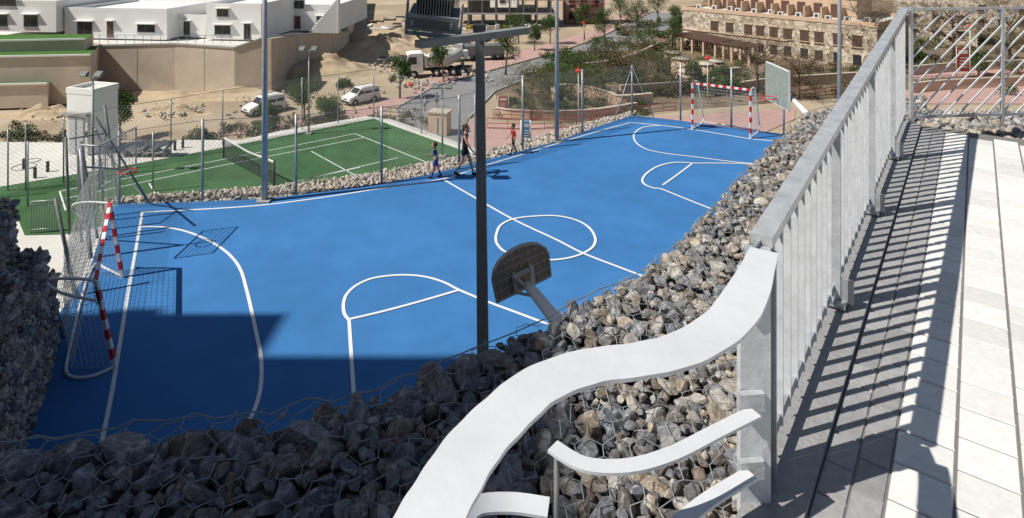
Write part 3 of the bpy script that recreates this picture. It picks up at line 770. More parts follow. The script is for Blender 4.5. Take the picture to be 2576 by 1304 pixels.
# ---------------------------------------------------------------- vegetation
def tree(name,p,h,w,k='leafd',n=700,trunk=.35,leaf=.2,bare=False):
    global b
    b=MB(); p=Vector(p); rs=random.Random(int(p.x*31+p.y*17))
    r0=.022*h+.025
    lean=Vector((rs.uniform(-.05,.05)*h,rs.uniform(-.05,.05)*h,0))
    t1=p+lean*.5+Vector((0,0,h*trunk)); t2=p+lean+Vector((0,0,h*.8))
    b.tube([p-Vector((0,0,.1)),p+lean*.2+Vector((0,0,h*trunk*.5)),t1,t2],[r0,r0*.8,r0*.65,r0*.2],'bark',7)
    cl=[]
    nb=12 if not bare else 18
    for i in range(nb):
        a=rs.uniform(0,6.28); hh_=rs.uniform(.05,1)
        sh=.9-.35*abs(hh_-.45)
        q=p+lean+Vector((math.cos(a)*w/2*rs.uniform(.3,.8)*sh,math.sin(a)*w/2*rs.uniform(.3,.8)*sh,h*(trunk+.08+(1-trunk-.15)*hh_)))
        s0=p.lerp(t1,rs.uniform(.8,1)) if hh_<.4 else t1.lerp(t2,hh_*.6)
        mid=s0.lerp(q,.5)+Vector((0,0,-.04*h*rs.random()))
        b.tube([s0,mid,q],[r0*.4,r0*.28,r0*.08],'bark',5)
        cl.append((q,w*rs.uniform(.15,.26)))
        if bare:
            for _ in range(6):
                q2=q+Vector((rs.gauss(0,.14)*w,rs.gauss(0,.14)*w,rs.gauss(.05,.06)*h)); b.tube([mid.lerp(q,rs.random()),q2],[r0*.14,r0*.05],'bark',4); cl.append((q2,w*.12))
    cl.append((t2,w*.2))
    V=[];F=[];T_=[]
    for i in range(n):
        c,rr=cl[rs.randrange(len(cl))]
        d=Vector((rs.gauss(0,1),rs.gauss(0,1),rs.gauss(0,.8))); d*= rr*rs.random()**.4/max(d.length,.01)
        q=c+d; e1=Vector((rs.gauss(0,1),rs.gauss(0,1),rs.gauss(0,1))).normalized(); e2=e1.cross(Vector((rs.gauss(0,1),rs.gauss(0,1),rs.gauss(0,1)))).normalized()
        l=leaf*rs.uniform(.6,1.3); o=len(V)
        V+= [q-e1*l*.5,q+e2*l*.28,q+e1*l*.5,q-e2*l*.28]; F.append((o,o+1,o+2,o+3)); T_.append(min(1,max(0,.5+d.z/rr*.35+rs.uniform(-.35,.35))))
    b.add(V,F,k,T_); return b.done(name)
def bush(p,w,h,k,n,leaf,mb):
    rs=random.Random(int(p.x*13+p.y*7)); V=[];F=[];T_=[]
    lobes=[(Vector((rs.uniform(-.35,.35)*w,rs.uniform(-.35,.35)*w,rs.uniform(.25,.7)*h)),rs.uniform(.2,.36)) for _ in range(7)]
    for i in range(n):
        c,rr=lobes[rs.randrange(7)]
        d=Vector((rs.gauss(0,1),rs.gauss(0,1),rs.gauss(0,1))).normalized()*rs.random()**.35
        q=p+c+Vector((d.x*w*rr,d.y*w*rr,d.z*h*rr*1.1)); q.z=max(q.z,p.z+.02)
        e1=Vector((rs.gauss(0,1),rs.gauss(0,1),rs.gauss(0,1))).normalized(); e2=e1.cross(d+Vector((.01,.02,.03))).normalized()
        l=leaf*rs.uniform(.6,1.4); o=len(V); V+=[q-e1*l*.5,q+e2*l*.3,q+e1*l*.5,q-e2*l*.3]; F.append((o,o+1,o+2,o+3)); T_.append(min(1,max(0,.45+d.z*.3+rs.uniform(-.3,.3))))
    mb.add(V,F,k,T_)
    for i in range(3): mb.tube([p,p+lobes[i][0]],[.05,.02],'bark',5)
def ptree(name,x,y,t,wpx,k='leafd',z=GZ,n=700,leaf=.22,**kw):
    p=U(x,y,z); h=(y-t)*p.y/K; w=wpx*p.y/K
    return tree(name,p,h,w,k,n,leaf=leaf,**kw)
for a in [('broadleaf_tree',300,352,232,90),('broadleaf_tree',676,348,255,66),('broadleaf_tree',766,305,204,104),('broadleaf_tree',824,325,248,92),('broadleaf_tree',866,240,203,50),
          ('street_tree',1006,248,134,70),('street_tree',1116,205,112,74),('street_tree',1272,190,62,84),('street_tree',1384,112,44,62),('street_tree',1305,110,35,84),
          ('street_tree',1522,112,22,70),('street_tree',1600,85,0,72),('street_tree',1562,72,-15,64),('street_tree',1655,60,-25,70),('street_tree',1470,100,10,54),('street_tree',1698,100,15,64),('street_tree',1345,128,60,48)]:
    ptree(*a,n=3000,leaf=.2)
ptree('acacia_tree',1337,302,165,175,'leafo',n=4200,bare=True,trunk=.45,leaf=.16)
ptree('acacia_tree',1905,235,75,230,'leafb',n=3000,bare=True,trunk=.3,leaf=.14)
ptree('acacia_tree',2010,250,105,170,'leafb',n=2600,bare=True,trunk=.3,leaf=.14)
ptree('acacia_tree',2190,170,-15,240,'leafb',n=2600,bare=True,trunk=.3,leaf=.15)
ptree('acacia_tree',2400,150,-30,280,'leafb',n=3400,bare=True,trunk=.3,leaf=.18)
ptree('acacia_tree',2540,170,-20,220,'leafb',n=2800,bare=True,trunk=.3,leaf=.18)
ptree('acacia_tree',1570,240,105,220,'leafb',n=4500,bare=True,trunk=.25,leaf=.16)
ptree('acacia_tree',1660,235,115,150,'leafo',n=3200,bare=True,trunk=.25,leaf=.16)
ptree('acacia_tree',1470,262,175,150,'leafo',n=3000,bare=True,trunk=.25,leaf=.15)
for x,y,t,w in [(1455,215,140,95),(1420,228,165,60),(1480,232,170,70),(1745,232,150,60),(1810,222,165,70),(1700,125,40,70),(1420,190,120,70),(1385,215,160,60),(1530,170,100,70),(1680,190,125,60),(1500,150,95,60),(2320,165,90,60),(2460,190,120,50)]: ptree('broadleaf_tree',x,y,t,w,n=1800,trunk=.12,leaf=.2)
b=MB(); rs=random.Random(3)
for i in range(170):
    x=rs.uniform(1370,1860); y=rs.uniform(145,245)
    if x>1700 and y<165: continue
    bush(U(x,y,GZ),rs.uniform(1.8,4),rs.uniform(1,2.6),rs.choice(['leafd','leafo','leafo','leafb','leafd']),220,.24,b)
for i in range(60): bush(U(rs.uniform(1270,1620),rs.uniform(236,290),GZ),rs.uniform(1.2,2.6),rs.uniform(.5,1.2),rs.choice(['leafb','leafo','leafb','leafd']),170,.2,b)
for x,y in [(505,352),(520,356),(488,356)]: bush(U(x,y,GZ),1.8,1.3,'leafd',350,.2,b)
for x,y in [(45,345),(60,350),(640,350),(655,352),(700,345),(845,322),(2150,190),(2170,185),(2330,180),(2360,120),(2480,110),(2540,240)]: bush(U(x,y,GZ),2.2,1.8,rs.choice(['leafo','leafd']),350,.2,b)
for i in range(60): bush(U(rs.uniform(1550,1760),rs.uniform(45,130),GZ),rs.uniform(2,4),rs.uniform(1,2.5),rs.choice(['leafd','leafo','leafb']),160,.32,b)
for i in range(50): bush(U(rs.uniform(2210,2600),rs.uniform(40,200),GZ),rs.uniform(2,4),rs.uniform(1,2.2),rs.choice(['leafb','leafo','leafb']),160,.28,b)
for i in range(34): bush(U(rs.uniform(1860,2200),rs.uniform(172,240),GZ),rs.uniform(1.5,3),rs.uniform(.7,1.6),rs.choice(['leafb','leafo','leafd']),160,.24,b)
b.done('garden_shrubs')
b=MB()
for i in range(150):
    x=rs.uniform(560,1080); y=rs.uniform(318,350)-(x-560)*.06; bush(U(x,y,GZ),rs.uniform(.6,1.4),rs.uniform(.3,.8),rs.choice(['leafb','leafo','leafo']),40,.18,b)
for i in range(90): bush(U(rs.uniform(0,300),rs.uniform(335,358),GZ),rs.uniform(.6,1.3),rs.uniform(.3,.6),rs.choice(['leafb','leafo']),36,.18,b)
for i in range(80): bush(U(rs.uniform(560,1060),rs.uniform(235,330),GZ),rs.uniform(.4,.9),rs.uniform(.15,.4),rs.choice(['leafb','leafo']),20,.15,b)
b.done('roadside_scrub')
# ---------------------------------------------------------------- sand banks / debris
def mound(name,cx,cy,rx,ry,h,k='bank',rot=0,seed=0):
    global b
    b=MB(); n=48; V=[];F=[]
    for j in range(n+1):
        for i in range(n+1):
            u=i/n*2-1; v=j/n*2-1; r=min(1,math.hypot(u,v)); f=(math.cos(r*math.pi)+1)/2
            ns=noise.fractal(Vector((u*2.6+seed,v*2.6,seed)),.8,2,6)
            z=h*f*(1+.6*ns)+.3*ns*f
            c,s=math.cos(rot),math.sin(rot)
            V.append((cx+(u*rx)*c-(v*ry)*s,cy+(u*rx)*s+(v*ry)*c,GZ-.05+max(0,z)))
    for j in range(n):
        for i in range(n): a=j*(n+1)+i; F.append((a,a+1,a+n+2,a+n+1))
    b.add(V,F,k,smooth=True); return b.done(name)
p=U(900,150,GZ); mound('sand_bank',p.x,p.y+2,15,9,3.6,seed=1,rot=.5)
p=U(990,120,GZ); mound('sand_bank',p.x,p.y,12,12,2.4,seed=2)
p=U(800,190,GZ); mound('sand_bank',p.x,p.y,12,5,2.2,seed=3,rot=.4)
p=U(430,285,GZ); mound('sand_bank',p.x,p.y,5,1.6,.8,seed=4)
p=U(120,290,GZ); mound('sand_bank',p.x,p.y,6,2,.9,seed=5)
p=U(560,245,GZ); mound('sand_bank',p.x,p.y,14,2,.8,seed=6)
b=MB()
for i in range(420):
    x,y=rs.choice([(430,285),(130,290),(1060,215),(960,170),(1160,190),(940,100),(700,250)]); q=U(x+rs.gauss(0,40),y+rs.gauss(0,8),GZ); r=rs.uniform(.08,.35)
    V=R0[rs.randrange(10)]@rrot().T*r+np.array([q.x,q.y,GZ+.25]); b.add(V.tolist(),F0,'rockf',rs.random())
b.done('rubble_pile')
b=MB()
for i in range(70):
    q=U(rs.uniform(930,1230),rs.uniform(65,125),GZ); q.z=GZ+rs.uniform(.2,.9)
    if q.x<-20: q.z+=1.5
    b.box(q,(rs.uniform(.8,3.2),rs.uniform(.1,.8),rs.uniform(.1,.6)),rs.choice(['concg','dark','bark','boardl','galvd','wh']),rot=rs.uniform(0,3))
for i in range(8): b.box(U(1150+i%4*11,187-i//4*8,GZ)+Vector((0,0,.5)),(.6,.6,1.0),'conc',rot=.2)
for i in range(16): q=U(930+rs.uniform(0,60),150+rs.uniform(0,16),GZ); b.tube([q+Vector((0,0,.9)),q+Vector((rs.uniform(2,5),rs.uniform(-1,1),.7))],.06,'galvd',5)
b.done('building_materials')
# ---------------------------------------------------------------- retaining walls left
def pwall(name,base,tops,th,k='conc',z=GZ):
    global b
    b=MB(); q=[U(x,y,z) for x,y in base]; zt=[ztop(t,p.y) for t,p in zip(tops,q)]
    for i in range(len(q)-1):
        a,c=q[i],q[i+1]; d=(c-a).normalized(); nn=Vector((-d.y,d.x,0))
        if nn.y<0: nn=-nn
        b.prism([a.xy,c.xy,(c+nn*th).xy,(a+nn*th).xy],z,[zt[i],zt[i+1],zt[i+1],zt[i]],k)
        b.tube([Vector((a.x,a.y,zt[i]+.06)),Vector((c.x,c.y,zt[i+1]+.06))],.16,'concg',4)
        L=(c-a).length; m=max(1,int(L/4))
        for j in range(1,m):
            w=a.lerp(c,j/m); b.box(Vector((w.x,w.y,(z+zt[i])/2))-nn*.01,(.05,.04,abs(zt[i]-z)*.96),'concg',rot=math.atan2(d.y,d.x))
    return b.done(name)
pwall('concrete_retaining_wall',[(250,226),(440,229),(590,238),(662,236)],[116,112,122,97],1.0)
pwall('concrete_retaining_wall',[(662,236),(700,212),(790,180),(878,152)],[97,92,86,80],1.0)
stp=[(250,228),(205,232),(205,233),(150,238),(150,239),(95,246),(95,247),(40,253),(40,254),(-60,262)]
pwall('stepped_wall',stp,[118,122,142,146,170,174,200,204,218,226],1.0)
b=MB()
pl=[U(-400,205,GZ)+Vector((0,1.2,0)),U(120,190,GZ),U(250,222,GZ)+Vector((0,1.2,0)),U(590,239,GZ)+Vector((-.6,1.2,0)),U(662,236,GZ)+Vector((-.9,1.3,0)),U(700,212,GZ)+Vector((-.8,1.3,0)),U(878,152,GZ)+Vector((-.8,1.2,0)),Vector((-45,190,0)),Vector((-150,190,0))]
b.prism([p.xy for p in pl],GZ,[-5.8,-5.6,-5.6,-5.6,-5.6,-5.6,-6.8,-6,-6],'conc','pale'); b.done('hill_plateau')
b=MB()
for i,(x0,x1,y0,y1,zz) in enumerate([(-300,120,190,222,-8.2),(-300,175,152,186,-7.0),(-300,228,116,150,-5.3),(-300,215,86,110,-4.0)]):
    q=px([(x0,y1),(x1,y1-10),(x1+20,y0),(x0,y0+4)],zz); b.prism([p.xy for p in q],GZ+.2,zz,'conc','lawn')
    b.tube([q[0]+Vector((0,-.1,.1)),q[1]+Vector((0,-.1,.1))],.14,'wh',4)
b.done('terraced_lawn')
def house(name,x0,x1,ybase,yt,depth,rot,z=-5.4,k='wh',wins=(),roofk=None,par=True):
    e=MB(); a=U(x0,ybase,z); c=U(x1,ybase,z); wd=(c.x-a.x); h=ztop(yt,a.y)-z
    ctr=Vector(((a.x+c.x)/2,a.y,z)); Rr=Matrix.Rotation(rot,3,'Z')
    loc=lambda x,y,zz: ctr+Rr@Vector((x,y,0))+Vector((0,0,zz))
    e.box(loc(0,depth/2,h/2),(wd,depth,h),k,rot=rot)
    if par:
        for (px_,py_,sx,sy) in [(0,.1,wd+.1,.22),(0,depth-.1,wd+.1,.22),(-wd/2+.1,depth/2,.22,depth-.25),(wd/2-.1,depth/2,.22,depth-.25)]: e.box(loc(px_,py_,h+.25),(sx,sy,.5),k,rot=rot)
    for (u,v,ww,hw,kk) in wins:
        e.box(loc((u-.5)*wd,-.03,v),(ww,.10,hw),kk,rot=rot); e.box(loc((u-.5)*wd,-.06,v-hw/2-.05),(ww+.2,.16,.08),'concg',rot=rot)
        e.box(loc((u-.5)*wd,-.085,v),(.05,.02,hw),'galvd',rot=rot)
        e.box(loc((u-.5)*wd,-.25,v+hw/2+.15),(ww+.5,.5,.12),k,rot=rot)
    e.done(name)
house('white_house',150,430,98,30,14,-.12,wins=[(.2,1.3,2.2,1.9,'glass'),(.45,1.3,.9,2.1,'brown'),(.8,1.5,2.5,1.0,'glass')])
house('white_house',420,520,94,46,12,-.15,wins=[(.5,1.2,.9,2.0,'glass')])
house('white_house',515,660,100,18,14,-.1,wins=[(.75,1.1,.9,2.1,'glass'),(.3,1.3,2.2,1.2,'glass'),(.3,3.6,1.6,1.0,'glass')])
house('white_house',655,850,78,20,16,-.05,z=-5.6,wins=[(.45,1.3,1.6,1.8,'brown'),(.8,1.3,1.6,1.8,'glass'),(.15,1.5,1.2,1.2,'glass'),(.5,4,1.5,1.2,'glass')])
house('white_house',-80,150,80,10,18,-.1,z=-4.5,wins=[(.3,1.5,3,1.6,'glass'),(.7,1.5,2,1.6,'glass'),(.4,4.2,3,1.4,'glass')])
house('white_house',300,520,50,-20,10,-.1,z=-5.4,wins=[(.3,5,2,1.4,'glass'),(.7,5,2,1.4,'glass')])
b=MB()
for i in range(14):
    q=U(790+i*5,80,-5.6); b.box(Vector((q.x,q.y-1,-5.6+ (i+1)*.18)),(.36,1.2,.36*(i+1)),'wh')
b.done('outdoor_stair')
b=MB()
for x in range(250,585,22): b.box(Vector(((x-CX)/K*82,82,-4.8)),(.05,.05,1.1),'galv')
b.tube([Vector(((250-CX)/K*82,82,-4.25)),Vector(((585-CX)/K*82,82,-4.25))],.03,'galv',6); b.done('balustrade')
# elevator tower
b=MB()
e0=U(200,387,TZ); w=1.7; dp=1.5; h=ztop(236,e0.y)-TZ
Re=-.28
L=lambda x,y,z_:e0+Matrix.Rotation(Re,3,'Z')@Vector((x,y,0))+Vector((0,0,z_))
b.box(L(0,dp/2,h/2+.02),(w,dp,h),'wh',rot=Re)
b.box(L(0,dp/2,h+.05),(w-.2,dp-.2,.06),'pale',rot=Re)
for (x,y,sx,sy) in [(0,.05,w+.08,.14),(0,dp-.03,w+.08,.14),(-w/2+.03,dp/2,.14,dp-.22),(w/2-.03,dp/2,.14,dp-.22)]: b.box(L(x,y,h+.12),(sx,sy,.3),'wh',rot=Re)
b.box(L(-.02,-.05,1.0),(1.4,.16,2.0),'pale',rot=Re); b.box(L(-.02,-.14,.95),(.95,.08,1.85),'galvl',rot=Re); b.box(L(-.02,-.19,.95),(.03,.02,1.8),'dark',rot=Re)
b.box(L(-.02,-.15,2.1),(1.5,.3,.12),'concg',rot=Re); b.box(L(.62,-.15,1.1),(.12,.03,.25),'dark',rot=Re)
b.done('elevator_tower')
b=MB()
for x in (345,375,400):
    q=U(x,392,TZ); prof=[(-.7,.15),(-.35,.45),(0,.22),(.35,.3),(.75,.75)]
    V=[];
    for (u,zz) in prof: V+= [q+Vector((u*.9,-.3,zz+.02)),q+Vector((u*.9,.3,zz+.02)),q+Vector((u*.9,.3,zz-.06)),q+Vector((u*.9,-.3,zz-.06))]
    F=[]
    for i in range(4):
        for j in range(4): F.append((i*4+j,(i+1)*4+j,(i+1)*4+(j+1)%4,i*4+(j+1)%4))
    b.add(V,F+[(0,1,2,3),(16,19,18,17)],'concg'); b.box(q+Vector((-.5,0,.1)),(.1,.5,.2),'galvd'); b.box(q+Vector((.4,0,.13)),(.1,.5,.26),'galvd')
b.done('promenade_bench')
b=MB()
for x,y in [(88,448),(120,432),(60,425),(460,372),(440,378)]:
    q=U(x,y,TZ); b.tube([q,q+Vector((0,0,.45))],.07,'dark'); b.ell(q+Vector((0,0,.45)),(.08,.08,.05),'dark')
b.done('bollards')
b=MB()
for x,y,r in [(60,420,.5),(80,405,.35)]:
    q=U(x,y,TZ); b.tube([q+Vector((r*math.cos(t),r*math.sin(t),.006)) for t in [i*math.pi/10 for i in range(21)]],.02,'concg',4,False)
b.done('play_circle')
# tennis fence
b=MB()
tf=[(160,460),(265,430),(430,395),(560,366),(660,346),(760,326),(850,310),(940,293),(1060,336),(1195,384)]
tq=[U(x,y,TZ) for x,y in tf]
for q in tq: b.tube([q,q+Vector((0,0,3.0))],.035,'galv',6)
for a,c in zip(tq,tq[1:]): b.chain(a,c,2.9,.2,.0042,'wire'); b.tube([a+Vector((0,0,2.95)),c+Vector((0,0,2.95))],.016,'wire',4)
q0=U(-60,505,TZ); q1=U(160,460,TZ); qm=q0.lerp(q1,.55); 
for q in (q0,qm): b.tube([q,q+Vector((0,0,3.0))],.035,'galv',6)
b.chain(q0,q1,2.9,.2,.0038,'wire')
n0=U(385,482,TZ)
b.tube([n0,n0+Vector((0,0,2.6))],.04,'galv',6)
for q in (U(70,520,TZ),U(20,480,TZ)): b.tube([q,q+Vector((0,0,2.7))],.035,'galv',6)
b.done('tennis_fence')
b=MB()
a,c=U(78,588,TZ),U(150,583,TZ)
for i in range(12): q=a.lerp(c,i/11); b.tube([q,q+Vector((0,0,1.2))],.016,'galvd',6)
b.tube([a+Vector((0,0,1.2)),c+Vector((0,0,1.2))],.022,'galv',6); b.tube([a+Vector((0,0,.15)),c+Vector((0,0,.15))],.022,'galv',6)
b.done('railing')
def twin(name,x,y,t,z):
    global b
    b=MB(); p=U(x,y,z); h=ztop(t,p.y)-z; b.tube([p,p+Vector((0,0,h))],[.055,.035],'galv'); b.box(p+Vector((0,0,.05)),(.35,.35,.1),'concg')
    b.box(p+Vector((0,0,h)),(.9,.05,.05),'galv')
    for dx in (-.34,.34):
        b.box(p+Vector((dx,-.1,h+.12)),(.32,.25,.16),'galvd',M3=Matrix.Rotation(.5,3,'X')); b.box(p+Vector((dx,-.22,h+.05)),(.28,.03,.14),'boardl',M3=Matrix.Rotation(.5,3,'X'))
    b.done(name)
twin('floodlight_pole',234,445,192,TZ); twin('floodlight_pole',777,338,127,TZ); twin('floodlight_pole',1113,396,222,TZ)
def redlamp(x,y,t):
    global b
    b=MB(); p=U(x,y,GZ); h=ztop(t,p.y)-GZ; b.tube([p,p+Vector((0,0,h))],[.07,.04],'boardl')
    b.tube([p+Vector((0,0,h-.1)),p+Vector((0,0,h+.15)),p+Vector((0,0,h+.4))],[.12,.38,.10],'red',6,smooth=False); b.ell(p+Vector((0,0,h+.0)),(.14,.14,.2),'boardl')
    b.done('street_lamp')
for a in [(1033,262,216),(1455,305,182),(1780,262,150),(1468,110,60),(2440,200,70),(2530,130,20)]: redlamp(*a)
# ---------------------------------------------------------------- vehicles
def van(name,p,rot,L_=4.3,W=1.8,H=1.85,k='wh'):
    e=MB(); Rr=Matrix.Rotation(rot,3,'Z'); T_=lambda x,y,z:Vector(p)+Rr@Vector((x,y,0))+Vector((0,0,z))
    st=[(2.1,.35,.62,.66),(1.95,.28,.85,.90),(1.35,.25,1.0,1.08),(1.0,.25,1.05,1.20),(.45,.25,1.08,1.74),(.2,.25,1.1,H-.03),(-.6,.25,1.1,H),(-1.6,.25,1.1,H-.02),(-2.0,.28,1.05,H-.12),(-2.12,.32,1.0,1.35)]
    V=[];F=[]; sx=L_/4.24; n=8
    for (x,zb,zm,zt) in st:
        wt=W/2*(.80 if zt>1.3 else .92); wm=W/2
        V+=[T_(x*sx,-wm*.93,zb),T_(x*sx,-wm,zm*.6),T_(x*sx,-wm*.99,zm),T_(x*sx,-wt,zt),T_(x*sx,wt,zt),T_(x*sx,wm*.99,zm),T_(x*sx,wm,zm*.6),T_(x*sx,wm*.93,zb)]
    for i in range(len(st)-1):
        for j in range(n): F.append((i*n+j,i*n+(j+1)%n,(i+1)*n+(j+1)%n,(i+1)*n+j))
    F+=[tuple(range(n)),tuple(range(len(V)-1,len(V)-n-1,-1))]
    e.add(V,F,k)
    for sy in (-1,1):
        for x in (1.3,-1.3):
            e.tube([T_(x*sx,sy*(W/2-.18),.31),T_(x*sx,sy*(W/2+.02),.31)],.32,'rubber',16); e.tube([T_(x*sx,sy*(W/2+.02),.31),T_(x*sx,sy*(W/2+.035),.31)],.19,'galvl',12)
            e.tube([T_(x*sx,sy*(W/2-.3),.33),T_(x*sx,sy*(W/2+.008),.33)],.40,'dark',16)
        for (x0,x1,xt0,xt1) in [(.95,.05,.42,.05),(-.03,-.95,-.03,-.95),(-1.05,-1.85,-1.05,-1.78)]:
            y0=W/2*.99+.012; y1=W/2*.82+.012
            e.add([T_(x0*sx,sy*y0,1.14),T_(x1*sx,sy*y0,1.14),T_(xt1*sx,sy*y1,H-.2),T_(xt0*sx,sy*y1,H-.2)],[(0,1,2,3)],'glass')
        e.box(T_(2.02*sx,sy*.6,.72),(.12,.3,.18),'boardl',rot=rot); e.box(T_(.85*sx,sy*(W/2+.1),1.12),(.12,.2,.16),'dark',rot=rot)
        e.box(T_(-2.1*sx,sy*.72,.95),(.06,.14,.4),'red',rot=rot)
        for x in (.0,-1.0): e.box(T_(x*sx,sy*(W/2+.004),.75),(.02,.02,.7),'galvd',rot=rot)
    e.add([T_(.98*sx+.02,-.74,1.22),T_(.98*sx+.02,.74,1.22),T_(.46*sx+.02,.66,1.72),T_(.46*sx+.02,-.66,1.72)],[(0,1,2,3)],'glass')
    e.box(T_(2.13*sx,0,.42),(.12,W*.92,.22),'dark',rot=rot); e.box(T_(2.06*sx,0,.70),(.1,.7,.12),'dark',rot=rot); e.box(T_(-2.16*sx,0,.42),(.12,W*.92,.22),'dark',rot=rot)
    e.box(T_(-2.13*sx,0,1.35),(.03,1.3,.4),'glass',rot=rot)
    for sy in (-.55,.55): e.box(T_(-.6,sy,H+.05),(1.8,.05,.05),'dark',rot=rot)
    e.done(name)
van('parked_van',U(664,283,GZ),math.radians(228),4.3)
van('parked_van',U(908,257,GZ),math.radians(225),4.2,H=1.8)
b=MB()
tp_=U(1100,190,GZ); rt=math.radians(195); Rr=Matrix.Rotation(rt,3,'Z'); TT=lambda x,y,z:tp_+Rr@Vector((x,y,0))*1.12+Vector((0,0,z*1.12))
def tb(x,y,z_,sx,sy,sz,k): b.box(TT(x,y,z_),(sx*1.12,sy*1.12,sz*1.12),k,rot=rt)
prof=[(1.9,.6),(4.0,.6),(4.05,1.6),(3.75,2.9),(3.5,3.05),(1.95,3.05)]
V=[TT(x,-1.2,z_) for x,z_ in prof]+[TT(x,1.2,z_) for x,z_ in prof]; n=6
b.add(V,[tuple(range(n-1,-1,-1)),tuple(range(n,2*n))]+[(i,(i+1)%n,n+(i+1)%n,n+i) for i in range(n)],'wh')
b.add([TT(4.07,-1.05,1.7),TT(4.07,1.05,1.7),TT(3.80,1.0,2.75),TT(3.80,-1.0,2.75)],[(0,1,2,3)],'glass')
for sy in (-1,1):
    b.add([TT(3.85,sy*1.215,1.75),TT(2.7,sy*1.215,1.75),TT(2.7,sy*1.215,2.65),TT(3.65,sy*1.215,2.65)],[(0,1,2,3)],'glass')
    tb(4.05,sy*.95,.85,.1,.35,.25,'boardl'); tb(4.1,sy*1.35,2.1,.1,.2,.5,'dark')
tb(4.06,0,1.25,.06,1.5,.4,'dark'); tb(4.08,0,.55,.15,2.3,.3,'galvd')
tb(-.4,0,.85,7.6,.9,.25,'dark')
for x in (3.0,.2,-1.9,-3.1):
    for sy in (-1,1): b.tube([TT(x,sy*.75,.5),TT(x,sy*1.2,.5)],.55,'rubber',16); b.tube([TT(x,sy*1.2,.5),TT(x,sy*1.22,.5)],.27,'galvl',10)
b.tube([TT(1.5,0,1.7),TT(1.0,0,1.85),TT(-.6,0,2.15),TT(-2.2,0,2.5),TT(-3.3,0,2.75)],[.5,1.0,1.3,1.05,.45],'boardl',18)
for x in (1.6,-3.2): tb(x,0,1.2,.2,1.6,.8,'galvd')
tb(-3.6,0,2.5,.5,.9,1.0,'wh'); tb(1.55,0,2.0,.3,1.9,1.3,'wh')
b.done('mixer_truck')
b=MB()
q=U(1215,150,GZ); b.box(q+Vector((0,0,1.6)),(6.5,2.4,1.5),'galvd',rot=.2); b.box(q+Vector((0,0,.75)),(6.8,1.2,.25),'dark',rot=.2); b.box(q+Vector((-4.2,-.9,1.6)),(1.8,2.3,2.3),'wh',rot=.2); b.box(q+Vector((-5.05,-1.08,1.9)),(.1,2.0,.9),'glass',rot=.2)
for x in (-4.2,-1.5,1.8,2.9): b.tube([q+Vector((x,-1.4+x*.2,.5)),q+Vector((x,-1.0+x*.2,.5))],.5,'rubber',14)
b.done('dump_truck')
# ---------------------------------------------------------------- construction frame
b=MB()
o=U(1165,72,GZ)
for i in range(8):
    for j in range(3):
        c_=o+Vector((i*3.0-2,j*5+2,0)); b.box(c_+Vector((0,0,4)),(.35,.35,8.0),'concg')
for lv in (3.0,6.1,8.1): b.box(o+Vector((8.5,7,lv)),(23,12,.3),'concg')
for i in range(34): q=o+Vector((-2+i*.62,1.2,3.15)); b.tube([q,q+Vector((0,0,rs.choice([.9,1.4,2.8])))],.04,'bark',5)
for i in range(26): b.box(o+Vector((-3+i*.8,-1.5+rs.uniform(-1.5,1.5),.5)),(rs.uniform(.5,1.6),.5,rs.uniform(.5,1.2)),rs.choice(['concg','wh','bark','yellow','boardl']),rot=rs.random())
b.box(o+Vector((3,9,4.6)),(5,.2,2.8),'conc'); b.box(o+Vector((12,9,1.5)),(6,.2,2.8),'conc')
b.done('building_under_construction')
b=MB()
o=U(1422,62,GZ)
for i in range(5):
    for j in range(2):
        q=o+Vector((i*2.2,j*1.2,0)); b.tube([q,q+Vector((0,0,9))],.07,'signred',5)
for lv in range(5):
    for j in range(2): q=o+Vector((0,j*1.2,1.8*lv+1)); b.tube([q,q+Vector((8.8,0,0))],.06,'signred',5)
    for i in range(4): q=o+Vector((i*2.2,0,1.8*lv)); b.tube([q,q+Vector((2.2,0,1.8))],.05,'signred',5)
    b.box(o+Vector((4.4,.6,1.8*lv+1)),(8.8,1,.06),'concg')
b.box(o+Vector((4.4,4,4.5)),(9,4,9),'conc')
for lv in range(3):
    for i in range(3): b.box(o+Vector((1.6+i*2.8,1.98,1.6+lv*2.9)),(1.3,.1,1.6),'dark')
b.done('scaffolding')
house('apartment_block',1225,1400,2,-60,10,.0,z=GZ,k='peach',wins=[(.2,2,1.5,1.4,'brown'),(.5,2,1.5,1.4,'brown'),(.8,2,1.5,1.4,'brown')])
house('white_house',1180,1300,20,-30,8,-.1,z=GZ,k='wh',wins=[(.25,2,1.5,1.4,'glass'),(.7,2,1.5,1.4,'glass')])
# ---------------------------------------------------------------- stone building (right)
b=MB()
A=U(1716,112,GZ); C=U(2206,178,GZ); d=(C-A); Lf=d.length; d.normalize(); nn=Vector((-d.y,d.x,0)); 
if nn.y<0: nn=-nn
th=-4.7; H_=th-GZ; rot=math.atan2(d.y,d.x)
FP=lambda u,o_,z_: A+d*u+nn*o_+Vector((0,0,z_))
def fb(u,o_,z_,su,so,sz,k): b.box(FP(u,o_,z_),(su,so,sz),k,rot=rot)
fb(Lf/2,8,H_/2,Lf,16,H_,'stone')
for (u,o_,su,so) in [(Lf/2,.1,Lf+.3,.4),(Lf/2,15.9,Lf+.3,.4),(.1,8,.4,15.3),(Lf-.1,8,.4,15.3)]: fb(u,o_,H_+.3,su,so,.6,'peach')
fb(Lf/2,8,H_+.05,Lf-.6,15,.08,'pale')
fb(Lf*.3,-.10,H_*.46,Lf*.6,.18,.22,'peach')
